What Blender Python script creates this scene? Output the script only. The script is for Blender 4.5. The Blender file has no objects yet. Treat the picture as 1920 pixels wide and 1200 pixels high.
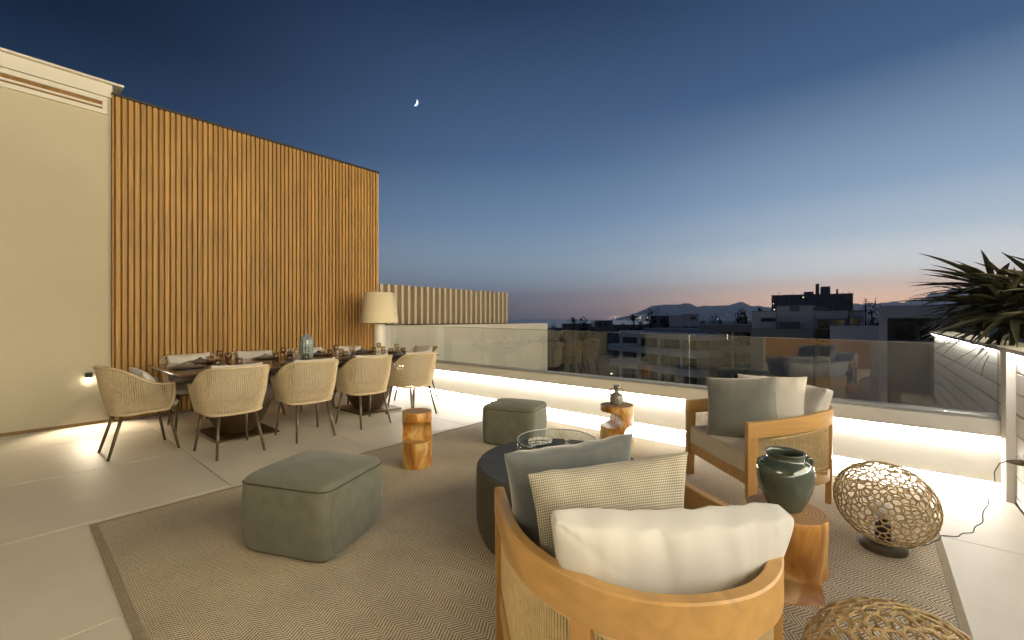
import bpy, bmesh, math, random
from mathutils import Vector, Matrix, noise
R = math.radians
rnd = random.Random(11)
sc = bpy.context.scene
COL = sc.collection
PI = math.pi

# ------------------------------------------------------------------ camera
FPX, CAMH, YAW = 797.0, 1.25, math.atan(675 / 797)
SA, CA = math.sin(YAW), math.cos(YAW)
cam = bpy.data.objects.new('camera', bpy.data.cameras.new('camera'))
COL.objects.link(cam)
cam.data.sensor_width = 36
cam.data.lens = 36 * FPX / 1920
cam.data.shift_y = -2 / 1920
cam.location = (0, 0, CAMH)
cam.rotation_euler = (PI / 2, 0, YAW)
cam.data.clip_start = 0.05
cam.data.clip_end = 120000
sc.camera = cam

# ------------------------------------------------------------------ sky (dusk, sun below the horizon)
def lin(c):
    def f(v):
        v /= 255.0
        return v / 12.92 if v <= 0.04045 else ((v + 0.055) / 1.055) ** 2.4
    return (f(c[0]), f(c[1]), f(c[2]), 1)
SKY = 0.87
w = bpy.data.worlds.new('World'); sc.world = w; w.use_nodes = True
nt = w.node_tree; N = nt.nodes; L = nt.links
bg = N['Background']
tc = N.new('ShaderNodeTexCoord')
sep = N.new('ShaderNodeSeparateXYZ'); L.new(tc.outputs['Generated'], sep.inputs[0])
def wmath(op, a, b=None, c=None, clamp=False):
    n = N.new('ShaderNodeMath'); n.operation = op; n.use_clamp = clamp
    for i, v in enumerate((a, b, c)):
        if v is None: continue
        if isinstance(v, (int, float)): n.inputs[i].default_value = v
        else: L.new(v, n.inputs[i])
    return n.outputs[0]
glow = R(50) - YAW                              # compass angle right of +Y
gx, gy = math.sin(glow), math.cos(glow)
flat = N.new('ShaderNodeCombineXYZ'); L.new(sep.outputs[0], flat.inputs[0]); L.new(sep.outputs[1], flat.inputs[1])
nrm = N.new('ShaderNodeVectorMath'); nrm.operation = 'NORMALIZE'; L.new(flat.outputs[0], nrm.inputs[0])
dot = N.new('ShaderNodeVectorMath'); dot.operation = 'DOT_PRODUCT'; L.new(nrm.outputs[0], dot.inputs[0]); dot.inputs[1].default_value = (gx, gy, 0)
elev = wmath('ARCSINE', sep.outputs[2])
e01 = wmath('DIVIDE', elev, PI / 2, clamp=True)
def ramp(stops):
    r = N.new('ShaderNodeValToRGB'); r.color_ramp.interpolation = 'LINEAR'
    el = r.color_ramp.elements
    while len(el) < len(stops): el.new(0.5)
    for e, (deg, c) in zip(el, stops):
        e.position = deg / 90; e.color = lin(c)
    L.new(e01, r.inputs[0]); return r.outputs[0]
r_sun = ramp([(0, (415, 312, 248)), (2.2, (425, 345, 282)), (5, (322, 320, 312)), (9, (227, 244, 258)), (14, (163, 191, 219)), (25, (68, 98, 137)), (40, (38, 62, 96)), (90, (24, 42, 70))])
r_mid = ramp([(0, (104, 124, 155)), (1.5, (164, 160, 176)), (4, (180, 196, 214)), (7.5, (165, 192, 213)), (13, (126, 156, 190)), (20.5, (84, 112, 151)), (37, (36, 58, 88)), (90, (24, 42, 70))])
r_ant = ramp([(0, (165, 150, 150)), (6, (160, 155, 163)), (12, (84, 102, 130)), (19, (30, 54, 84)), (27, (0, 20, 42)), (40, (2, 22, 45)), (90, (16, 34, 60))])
def wmix(f, a, b):
    m = N.new('ShaderNodeMix'); m.data_type = 'RGBA'; L.new(f, m.inputs['Factor']) if not isinstance(f, float) else setattr(m.inputs['Factor'], 'default_value', f)
    L.new(a, m.inputs['A']); L.new(b, m.inputs['B']); return m.outputs['Result']
ang = wmath('ARCCOSINE', dot.outputs['Value'])
def bell(x, c):
    q = wmath('DIVIDE', wmath('SUBTRACT', x, c), 0.50); return wmath('EXPONENT', wmath('MULTIPLY', wmath('MULTIPLY', q, q), -1.0))
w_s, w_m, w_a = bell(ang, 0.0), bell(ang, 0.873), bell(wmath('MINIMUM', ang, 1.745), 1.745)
def wscale(c, f):
    n = N.new('ShaderNodeVectorMath'); n.operation = 'SCALE'; L.new(c, n.inputs[0]); L.new(f, n.inputs['Scale']); return n.outputs[0]
def wadd(a, b):
    n = N.new('ShaderNodeVectorMath'); n.operation = 'ADD'; L.new(a, n.inputs[0]); L.new(b, n.inputs[1]); return n.outputs[0]
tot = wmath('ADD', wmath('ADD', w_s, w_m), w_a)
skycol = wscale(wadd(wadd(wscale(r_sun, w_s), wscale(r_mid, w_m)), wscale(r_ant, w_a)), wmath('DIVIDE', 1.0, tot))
nis = N.new('ShaderNodeTexSky'); nis.sky_type = 'NISHITA'; nis.sun_disc = False
nis.sun_elevation = R(-3); nis.sun_rotation = glow; nis.altitude = 30; nis.dust_density = 2; nis.ozone_density = 3
gain = N.new('ShaderNodeVectorMath'); gain.operation = 'SCALE'; L.new(nis.outputs[0], gain.inputs[0]); gain.inputs['Scale'].default_value = 1.3
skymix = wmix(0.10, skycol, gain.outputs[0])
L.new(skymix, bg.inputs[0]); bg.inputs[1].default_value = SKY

# ------------------------------------------------------------------ exposure
sc.view_settings.view_transform = 'Standard'; sc.view_settings.look = 'None'
sc.view_settings.gamma = 1; sc.view_settings.exposure = 0.2
sc.view_settings.use_curve_mapping = False
sc.cycles.use_denoising = True
sc.cycles.max_bounces = 8; sc.cycles.diffuse_bounces = 4; sc.cycles.glossy_bounces = 4
sc.cycles.transparent_max_bounces = 24; sc.cycles.volume_bounces = 0
sc.cycles.caustics_reflective = False; sc.cycles.caustics_refractive = False
sc.cycles.sample_clamp_indirect = 6
LED_COL = (1.0, 0.95, 0.85)
WARM = (1.0, 0.79, 0.45)
SOFT = (1.0, 0.88, 0.62)
LED_PARAPET = 74.0
LED_FLOOR = 115.0
LED_COPING = 34.0
ROOM_FILL = 9.0
WING_FILL = 9.5
WING_FILL_UPPER = 8.0
STEP_W = 42.0

# ================================================================== helpers
def obj(name, bm, m, parent=None, smooth=False, kind=None):
    me = bpy.data.meshes.new(name)
    if isinstance(bm, bpy.types.Mesh): me = bm
    else:
        bm.to_mesh(me); bm.free()
    if m is not None and not me.materials: me.materials.append(m)
    if smooth:
        me.polygons.foreach_set('use_smooth', [True] * len(me.polygons))
        if isinstance(smooth, (int, float)) and smooth is not True:
            pass
    o = bpy.data.objects.new(name, me); COL.objects.link(o)
    if parent is not None: o.parent = parent
    if kind: o['kind'] = kind
    return o
def smooth_angle(o, deg=35):
    me = o.data
    me.polygons.foreach_set('use_smooth', [True] * len(me.polygons))
    bm = bmesh.new(); bm.from_mesh(me)
    for e in bm.edges:
        e.smooth = not (len(e.link_faces) == 2 and e.calc_face_angle(0) > R(deg))
    bm.to_mesh(me); bm.free()
    return o
def tag(o, label=None, cat=None, group=None, kind=None):
    if label: o['label'] = label
    if cat: o['category'] = cat
    if group: o['group'] = group
    if kind: o['kind'] = kind
    return o
def thing(name, label, cat, loc=(0, 0, 0), rz=0.0, group=None):
    o = bpy.data.objects.new(name, None); COL.objects.link(o)
    o.empty_display_size = 0.1
    o.location = loc; o.rotation_euler = (0, 0, rz)
    return tag(o, label, cat, group)
def copy_tree(o, parent=None):
    c = o.copy(); COL.objects.link(c)
    if parent is not None: c.parent = parent
    for ch in list(o.children): copy_tree(ch, c)
    return c
def box(bm, x0, x1, y0, y1, z0, z1, bev=0, seg=2):
    r = bmesh.ops.create_cube(bm, size=1, matrix=Matrix.Translation(((x0 + x1) / 2, (y0 + y1) / 2, (z0 + z1) / 2)) @ Matrix.Diagonal((x1 - x0, y1 - y0, z1 - z0, 1)))
    if bev:
        vs = set(r['verts']); es = [e for e in bm.edges if e.verts[0] in vs and e.verts[1] in vs]
        bmesh.ops.bevel(bm, geom=es, offset=bev, segments=seg, profile=0.5, affect='EDGES')
    return bm
def boxo(name, m, parent, *a, **k):
    bm = bmesh.new(); box(bm, *a, **k); return obj(name, bm, m, parent)
def tube(bm, pts, r, n=6, closed=False, caps=True):
    pts = [Vector(p) for p in pts]; k = len(pts)
    rr = r if isinstance(r, (list, tuple)) else [r] * k
    rings = []; up = Vector((0, 0, 1)); prev = None
    for i, p in enumerate(pts):
        if closed: t = pts[(i + 1) % k] - pts[i - 1]
        else: t = pts[min(i + 1, k - 1)] - pts[max(i - 1, 0)]
        t.normalize()
        if prev is None:
            a = Vector((1, 0, 0)) if abs(t.z) > 0.9 else up
            nrm_ = (a - t * a.dot(t)).normalized()
        else:
            nrm_ = (prev - t * prev.dot(t))
            nrm_ = nrm_.normalized() if nrm_.length > 1e-6 else t.orthogonal().normalized()
        prev = nrm_; b = t.cross(nrm_)
        rings.append([bm.verts.new(p + (nrm_ * math.cos(2 * PI * j / n) + b * math.sin(2 * PI * j / n)) * rr[i]) for j in range(n)])
    for i in range(k if closed else k - 1):
        A, B = rings[i], rings[(i + 1) % k]
        for j in range(n): bm.faces.new((A[j], A[(j + 1) % n], B[(j + 1) % n], B[j]))
    if caps and not closed:
        bm.faces.new(rings[0][::-1]); bm.faces.new(rings[-1])
    return bm
def lathe(bm, prof, n=32, cx=0, cy=0, cap=True):
    rings = []
    for (r, z) in prof:
        if r < 1e-5: rings.append([bm.verts.new((cx, cy, z))])
        else: rings.append([bm.verts.new((cx + r * math.cos(2 * PI * j / n), cy + r * math.sin(2 * PI * j / n), z)) for j in range(n)])
    for A, B in zip(rings, rings[1:]):
        for j in range(n):
            a, b = A[j % len(A)], A[(j + 1) % len(A)]
            c, d = B[(j + 1) % len(B)], B[j % len(B)]
            vs = []
            for v in (a, b, c, d):
                if v not in vs: vs.append(v)
            if len(vs) > 2: bm.faces.new(vs)
    if cap:
        if len(rings[0]) > 1: bm.faces.new(rings[0][::-1])
        if len(rings[-1]) > 1: bm.faces.new(rings[-1])
    return bm
def prism(bm, poly, z0, z1):
    a = [bm.verts.new((x, y, z0)) for x, y in poly]; b = [bm.verts.new((x, y, z1)) for x, y in poly]
    n = len(poly)
    for i in range(n): bm.faces.new((a[i], a[(i + 1) % n], b[(i + 1) % n], b[i]))
    bm.faces.new(a[::-1]); bm.faces.new(b); return bm
def loft(bm, loops, caps=True):
    rr = [[bm.verts.new(p) for p in lp] for lp in loops]; n = len(rr[0])
    for A, B in zip(rr, rr[1:]):
        for j in range(n): bm.faces.new((A[j], A[(j + 1) % n], B[(j + 1) % n], B[j]))
    if caps: bm.faces.new(rr[0][::-1]); bm.faces.new(rr[-1])
    return bm
def ground(u, v, z=0.0):                        # photo pixel -> point on the level z
    d = (CAMH - z) * FPX / (v - 598); l = (u - 960) / FPX * d
    return Vector((-SA * d + CA * l, CA * d + SA * l, z))

# ================================================================== materials
def mat(name, col, rough=0.6, var=0.12, scale=6.0, bump=0.0, bscale=60.0, metal=0.0, spec=0.5, stretch=(1, 1, 1), sheen=0.0, coat=0.0, detail=4.0, perobj=0.0, soil=0.0):
    m = bpy.data.materials.new(name); m.use_nodes = True
    t = m.node_tree; p = t.nodes['Principled BSDF']
    p.inputs['Roughness'].default_value = rough; p.inputs['Metallic'].default_value = metal
    p.inputs['Specular IOR Level'].default_value = spec
    if sheen: p.inputs['Sheen Weight'].default_value = sheen
    if coat: p.inputs['Coat Weight'].default_value = coat; p.inputs['Coat Roughness'].default_value = 0.08
    c = t.nodes.new('ShaderNodeTexCoord'); mp = t.nodes.new('ShaderNodeMapping'); mp.inputs['Scale'].default_value = stretch
    t.links.new(c.outputs['Object'], mp.inputs[0])
    n = t.nodes.new('ShaderNodeTexNoise'); n.inputs['Scale'].default_value = scale; n.inputs['Detail'].default_value = detail
    t.links.new(mp.outputs[0], n.inputs['Vector'])
    r = t.nodes.new('ShaderNodeValToRGB')
    r.color_ramp.elements[0].position = 0.3; r.color_ramp.elements[1].position = 0.7
    r.color_ramp.elements[0].color = tuple(x * (1 - var) for x in col[:3]) + (1,)
    r.color_ramp.elements[1].color = tuple(min(1, x * (1 + var)) for x in col[:3]) + (1,)
    t.links.new(n.outputs[0], r.inputs[0]); out = r.outputs[0]
    if perobj or soil:
        hv = t.nodes.new('ShaderNodeHueSaturation'); t.links.new(out, hv.inputs['Color'])
        oi = t.nodes.new('ShaderNodeObjectInfo'); a = t.nodes.new('ShaderNodeMath'); a.operation = 'MULTIPLY_ADD'; a.inputs[1].default_value = perobj; a.inputs[2].default_value = 1 - perobj / 2
        t.links.new(oi.outputs['Random'], a.inputs[0])
        n3 = t.nodes.new('ShaderNodeTexNoise'); n3.inputs['Scale'].default_value = 0.9; n3.inputs['Detail'].default_value = 9; n3.inputs['Roughness'].default_value = 0.65; n3.inputs['Distortion'].default_value = 0.8
        ge = t.nodes.new('ShaderNodeNewGeometry'); t.links.new(ge.outputs['Position'], n3.inputs['Vector'])
        b = t.nodes.new('ShaderNodeMath'); b.operation = 'MULTIPLY_ADD'; b.inputs[1].default_value = soil; t.links.new(n3.outputs[0], b.inputs[0]); q = t.nodes.new('ShaderNodeMath'); q.operation = 'SUBTRACT'; q.inputs[1].default_value = soil / 2; t.links.new(a.outputs[0], q.inputs[0]); t.links.new(q.outputs[0], b.inputs[2])
        t.links.new(b.outputs[0], hv.inputs['Value']); out = hv.outputs[0]
        rm = t.nodes.new('ShaderNodeMath'); rm.operation = 'MULTIPLY_ADD'; rm.inputs[1].default_value = 0.35; rm.inputs[2].default_value = rough - 0.17; t.links.new(n3.outputs[0], rm.inputs[0]); t.links.new(rm.outputs[0], p.inputs['Roughness'])
    t.links.new(out, p.inputs['Base Color'])
    if bump:
        b = t.nodes.new('ShaderNodeBump'); b.inputs['Strength'].default_value = bump; b.inputs['Distance'].default_value = 0.01
        n2 = t.nodes.new('ShaderNodeTexNoise'); n2.inputs['Scale'].default_value = bscale; n2.inputs['Detail'].default_value = 3
        t.links.new(mp.outputs[0], n2.inputs['Vector']); t.links.new(n2.outputs[0], b.inputs['Height']); t.links.new(b.outputs[0], p.inputs['Normal'])
    return m
def emis(name, col, strength):
    m = bpy.data.materials.new(name); m.use_nodes = True; t = m.node_tree
    for n in list(t.nodes): t.nodes.remove(n)
    e = t.nodes.new('ShaderNodeEmission'); e.inputs[0].default_value = (*col, 1); e.inputs[1].default_value = strength
    o = t.nodes.new('ShaderNodeOutputMaterial'); t.links.new(e.outputs[0], o.inputs[0]); return m
def glass(name, tint=(0.92, 0.95, 0.93), ior=1.5, boost=1.0):
    m = bpy.data.materials.new(name); m.use_nodes = True; t = m.node_tree
    for n in list(t.nodes): t.nodes.remove(n)
    tr = t.nodes.new('ShaderNodeBsdfTransparent'); tr.inputs[0].default_value = (*tint, 1)
    gl = t.nodes.new('ShaderNodeBsdfGlossy'); gl.inputs['Roughness'].default_value = 0.0; gl.inputs[0].default_value = (1, 1, 1, 1)
    fr = t.nodes.new('ShaderNodeLayerWeight'); fr.inputs[0].default_value = 0.5
    pw_ = t.nodes.new('ShaderNodeMath'); pw_.operation = 'POWER'; pw_.inputs[1].default_value = 5; t.links.new(fr.outputs['Facing'], pw_.inputs[0])
    f0 = ((ior - 1) / (ior + 1)) ** 2 * boost
    mm = t.nodes.new('ShaderNodeMath'); mm.operation = 'MULTIPLY_ADD'; mm.inputs[1].default_value = 1 - f0; mm.inputs[2].default_value = f0; mm.use_clamp = True
    t.links.new(pw_.outputs[0], mm.inputs[0])
    mx = t.nodes.new('ShaderNodeMixShader'); t.links.new(mm.outputs[0], mx.inputs[0]); t.links.new(tr.outputs[0], mx.inputs[1]); t.links.new(gl.outputs[0], mx.inputs[2])
    o = t.nodes.new('ShaderNodeOutputMaterial'); t.links.new(mx.outputs[0], o.inputs[0]); return m
def wood(name, col, dark=0.55, scale=3.0, axis='Z', rough=0.5, var2=0.2, perobj=0.0, ring=9.0):
    m = bpy.data.materials.new(name); m.use_nodes = True; t = m.node_tree; p = t.nodes['Principled BSDF']
    p.inputs['Roughness'].default_value = rough
    c = t.nodes.new('ShaderNodeTexCoord'); mp = t.nodes.new('ShaderNodeMapping')
    s = {'X': (0.06, 1, 1), 'Y': (1, 0.06, 1), 'Z': (1, 1, 0.06)}[axis]; mp.inputs['Scale'].default_value = s
    oi = t.nodes.new('ShaderNodeObjectInfo')
    ad = t.nodes.new('ShaderNodeVectorMath'); ad.operation = 'MULTIPLY_ADD'
    t.links.new(oi.outputs['Random'], ad.inputs[0]); ad.inputs[1].default_value = (7, 13, 5); t.links.new(c.outputs['Object'], ad.inputs[2])
    t.links.new(ad.outputs[0], mp.inputs[0])
    n = t.nodes.new('ShaderNodeTexNoise'); n.inputs['Scale'].default_value = scale * ring; n.inputs['Detail'].default_value = 6; n.inputs['Distortion'].default_value = 0.6
    t.links.new(mp.outputs[0], n.inputs['Vector'])
    r = t.nodes.new('ShaderNodeValToRGB'); r.color_ramp.elements[0].position = 0.32; r.color_ramp.elements[1].position = 0.68
    r.color_ramp.elements[0].color = tuple(x * dark for x in col) + (1,); r.color_ramp.elements[1].color = (*col, 1)
    t.links.new(n.outputs[0], r.inputs[0])
    n3 = t.nodes.new('ShaderNodeTexNoise'); n3.inputs['Scale'].default_value = scale; t.links.new(c.outputs['Object'], n3.inputs['Vector'])
    hv = t.nodes.new('ShaderNodeHueSaturation'); t.links.new(r.outputs[0], hv.inputs['Color'])
    a = t.nodes.new('ShaderNodeMath'); a.operation = 'MULTIPLY_ADD'; a.inputs[1].default_value = var2; a.inputs[2].default_value = 1 - var2 / 2
    t.links.new(n3.outputs[0], a.inputs[0])
    b_ = t.nodes.new('ShaderNodeMath'); b_.operation = 'MULTIPLY_ADD'; b_.inputs[1].default_value = perobj; b_.inputs[2].default_value = -perobj / 2
    t.links.new(oi.outputs['Random'], b_.inputs[0])
    s_ = t.nodes.new('ShaderNodeMath'); t.links.new(a.outputs[0], s_.inputs[0]); t.links.new(b_.outputs[0], s_.inputs[1]); t.links.new(s_.outputs[0], hv.inputs['Value'])
    t.links.new(hv.outputs[0], p.inputs['Base Color'])
    bp = t.nodes.new('ShaderNodeBump'); bp.inputs['Strength'].default_value = 0.15; bp.inputs['Distance'].default_value = 0.004
    t.links.new(n.outputs[0], bp.inputs['Height']); t.links.new(bp.outputs[0], p.inputs['Normal'])
    return m
def weave(name, c1, c2, sx, sy, rough=0.9, var=0.1, bump=0.3):
    """two-tone woven cloth: sine threads in two object axes"""
    m = bpy.data.materials.new(name); m.use_nodes = True; t = m.node_tree; p = t.nodes['Principled BSDF']
    p.inputs['Roughness'].default_value = rough; p.inputs['Sheen Weight'].default_value = 0.2; p.inputs['Specular IOR Level'].default_value = 0.2
    c = t.nodes.new('ShaderNodeTexCoord'); s = t.nodes.new('ShaderNodeSeparateXYZ'); t.links.new(c.outputs['Object'], s.inputs[0])
    def mth(op, a, b=0.0):
        n = t.nodes.new('ShaderNodeMath'); n.operation = op
        for i, v in enumerate((a, b)):
            if isinstance(v, (int, float)): n.inputs[i].default_value = v
            else: t.links.new(v, n.inputs[i])
        return n.outputs[0]
    a = mth('SINE', mth('MULTIPLY', s.outputs[0], sx)); b = mth('SINE', mth('MULTIPLY', mth('ADD', s.outputs[1], s.outputs[2]), sy))
    h = mth('MULTIPLY_ADD', mth('ADD', a, b), 0.25); t.nodes[-1].inputs[2].default_value = 0.5
    n = t.nodes.new('ShaderNodeTexNoise'); n.inputs['Scale'].default_value = 14; n.inputs['Detail'].default_value = 5; t.links.new(c.outputs['Object'], n.inputs['Vector'])
    f = mth('ADD', mth('MULTIPLY', h, 1 - var * 2), mth('MULTIPLY', n.outputs[0], var * 2))
    r = t.nodes.new('ShaderNodeValToRGB'); r.color_ramp.elements[0].position = 0.2; r.color_ramp.elements[1].position = 0.8
    r.color_ramp.elements[0].color = (*c1, 1); r.color_ramp.elements[1].color = (*c2, 1)
    t.links.new(f, r.inputs[0]); t.links.new(r.outputs[0], p.inputs['Base Color'])
    bp = t.nodes.new('ShaderNodeBump'); bp.inputs['Strength'].default_value = bump; bp.inputs['Distance'].default_value = 0.002
    t.links.new(h, bp.inputs['Height']); t.links.new(bp.outputs[0], p.inputs['Normal'])
    return m

M = {}
M['plaster'] = mat('plaster_white', (0.74, 0.71, 0.65), 0.85, 0.04, 1.3, 0.12, 90)
M['render_wall'] = mat('render_warm_white', (0.53, 0.485, 0.37), 0.9, 0.05, 0.9, 0.22, 30, soil=0.16)
M['tile'] = mat('porcelain_tile', (0.76, 0.70, 0.59), 0.42, 0.05, 1.6, 0.05, 140, spec=0.45, perobj=0.07, soil=0.22)
M['grout'] = mat('tile_grout', (0.22, 0.20, 0.17), 0.95, 0.1, 30)
M['slat'] = wood('slat_oak', (0.47, 0.26, 0.070), 0.62, 3.0, 'Z', 0.55, 0.25, 0.30)
M['slat_back'] = wood('slat_backing', (0.30, 0.155, 0.045), 0.6, 3.0, 'Z', 0.7)
M['dark_metal'] = mat('dark_metal', (0.02, 0.018, 0.016), 0.5, 0.1, 20)
M['bronze'] = mat('bronze_lacquer', (0.10, 0.065, 0.032), 0.38, 0.15, 8, metal=0.5)
M['leg'] = mat('olive_leg_metal', (0.115, 0.092, 0.055), 0.4, 0.12, 12, metal=0.4)
M['rope'] = mat('beige_rope', (0.62, 0.51, 0.345), 0.8, 0.14, 40, 0.3, 400)
M['rope_frame'] = mat('rope_wrapped_frame', (0.60, 0.49, 0.33), 0.75, 0.08, 30, 0.3, 300)
M['cord'] = mat('armchair_cord', (0.60, 0.46, 0.25), 0.8, 0.14, 40, 0.3, 300)
M['seat'] = mat('seat_canvas', (0.60, 0.53, 0.42), 0.9, 0.05, 10, 0.15, 500, sheen=0.2)
M['linen'] = mat('linen_white', (0.70, 0.67, 0.62), 0.9, 0.05, 9, 0.25, 420, sheen=0.25)
M['ivory'] = mat('ivory_canvas', (0.57, 0.56, 0.54), 0.88, 0.03, 7, 0.12, 500, sheen=0.2)
M['tablecloth'] = mat('table_stone', (0.075, 0.048, 0.034), 0.16, 0.4, 5, spec=0.6, detail=8)
M['teak'] = wood('teak', (0.52, 0.30, 0.10), 0.78, 2.2, 'Y', 0.42, 0.15)
M['teak_leg'] = wood('teak_leg', (0.49, 0.27, 0.085), 0.75, 2.2, 'Z', 0.45, 0.15)
M['ott'] = weave('ottoman_fabric', (0.110, 0.112, 0.085), (0.185, 0.186, 0.148), 700, 700, 0.92, 0.35, 0.6)
M['piping'] = mat('ottoman_piping', (0.05, 0.05, 0.036), 0.9)
M['fire_top'] = mat('charcoal_top', (0.075, 0.080, 0.094), 0.9, 0.1, 12, 0.1, 200, spec=0.15)
M['fire_body'] = mat('charcoal_brown_body', (0.065, 0.056, 0.044), 0.65, 0.1, 12, 0.1, 200)
M['black'] = mat('black_matte', (0.006, 0.006, 0.006), 0.6, 0.1)
M['glass'] = glass('clear_glass', (0.93, 0.95, 0.94), 1.5, 2.3)
M['glass_edge'] = mat('glass_edge_metal', (0.55, 0.56, 0.55), 0.3, 0.05, metal=0.8)
M['ring_glass'] = glass('ring_glass', (0.93, 0.96, 0.95))
M['grey_velvet'] = mat('grey_velvet', (0.072, 0.086, 0.098), 0.75, 0.22, 5, 0.15, 200, sheen=0.9)
M['sage_velvet'] = mat('sage_velvet', (0.15, 0.155, 0.14), 0.75, 0.2, 5, 0.15, 200, sheen=0.8)
M['beige_weave'] = weave('beige_weave', (0.15, 0.138, 0.112), (0.53, 0.495, 0.415), 1150, 700, 0.95, 0.12, 0.5)
M['celadon'] = mat('celadon_glaze', (0.062, 0.080, 0.060), 0.07, 0.3, 5, spec=0.6, coat=0.6)
M['grey_glaze'] = mat('grey_glaze', (0.20, 0.19, 0.17), 0.12, 0.35, 9, spec=0.6, coat=0.5)
M['egg_rope'] = mat('egg_rope', (0.56, 0.40, 0.18), 0.40, 0.25, 30, 0.2, 300, spec=0.6)
M['egg_base'] = mat('egg_base_bronze', (0.06, 0.045, 0.025), 0.5, 0.1, 20)
M['binding'] = mat('rug_binding', (0.36, 0.295, 0.20), 0.9, 0.1, 40, 0.3, 300)
M['plate'] = mat('stoneware_grey', (0.17, 0.15, 0.13), 0.35, 0.15, 20)
M['plate_l'] = mat('stoneware_pale', (0.34, 0.31, 0.27), 0.3, 0.12, 20)
M['napkin'] = mat('napkin_linen', (0.42, 0.38, 0.33), 0.9, 0.1, 20, 0.3, 200)
M['smoke_glass'] = glass('smoke_glass', (0.86, 0.80, 0.73), 1.5, 1.3)
M['blue_glass'] = mat('blue_ribbed_glass', (0.24, 0.29, 0.31), 0.10, 0.5, 45, spec=0.8)
M['shade'] = mat('lamp_shade_linen', (0.80, 0.70, 0.50), 0.85, 0.04, 60, 0.2, 300)
M['lamp_white'] = mat('lamp_white_lacquer', (0.80, 0.78, 0.72), 0.25, 0.02, 3)
M['fin'] = mat('fin_taupe', (0.56, 0.48, 0.37), 0.7, 0.06, 5)
M['coping'] = mat('dark_coping', (0.06, 0.045, 0.04), 0.6, 0.1, 5)
M['skirting'] = mat('bronze_skirting', (0.22, 0.13, 0.05), 0.5, 0.1, 10)
M['led'] = emis('led_diffuser', LED_COL, LED_PARAPET)
M['led_floor'] = emis('led_diffuser_floor', LED_COL, LED_FLOOR)
M['palm_leaf'] = mat('palm_leaf', (0.06, 0.066, 0.045), 0.45, 0.35, 4, stretch=(1, 1, 1), spec=0.4)
M['palm_pale'] = mat('palm_leaf_pale', (0.22, 0.21, 0.15), 0.45, 0.35, 4)
M['bark'] = mat('palm_bark', (0.10, 0.07, 0.045), 0.9, 0.3, 10, 0.5, 30)
M['soil'] = mat('planter_soil', (0.05, 0.035, 0.025), 0.95, 0.3, 20, 0.5, 60)
M['city_w'] = mat('city_white_render', (0.78, 0.79, 0.80), 0.9, 0.10, 0.25)
M['city_g'] = mat('city_grey_render', (0.34, 0.34, 0.34), 0.9, 0.10, 0.2)
M['city_d'] = mat('city_brown_render', (0.24, 0.225, 0.21), 0.9, 0.12, 0.2)
M['city_green'] = mat('city_balcony_white', (0.80, 0.85, 0.82), 0.8, 0.05, 0.4)
M['city_win'] = mat('city_window_glass', (0.012, 0.013, 0.015), 0.15, 0.1)
M['city_rail'] = mat('city_rail_metal', (0.05, 0.05, 0.055), 0.5, 0.1)
M['tree'] = mat('tree_foliage', (0.030, 0.040, 0.020), 0.8, 0.4, 0.7)
M['trunk'] = mat('tree_bark', (0.06, 0.045, 0.03), 0.9, 0.2, 2)
M['land'] = mat('land_dark', (0.045, 0.045, 0.038), 0.95, 0.4, 0.02)
M['hill'] = mat('hill_scrub', (0.40, 0.40, 0.40), 0.95, 0.3, 0.001)
M['sea'] = mat('sea_water', (0.03, 0.045, 0.065), 0.25, 0.2, 0.002)

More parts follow.
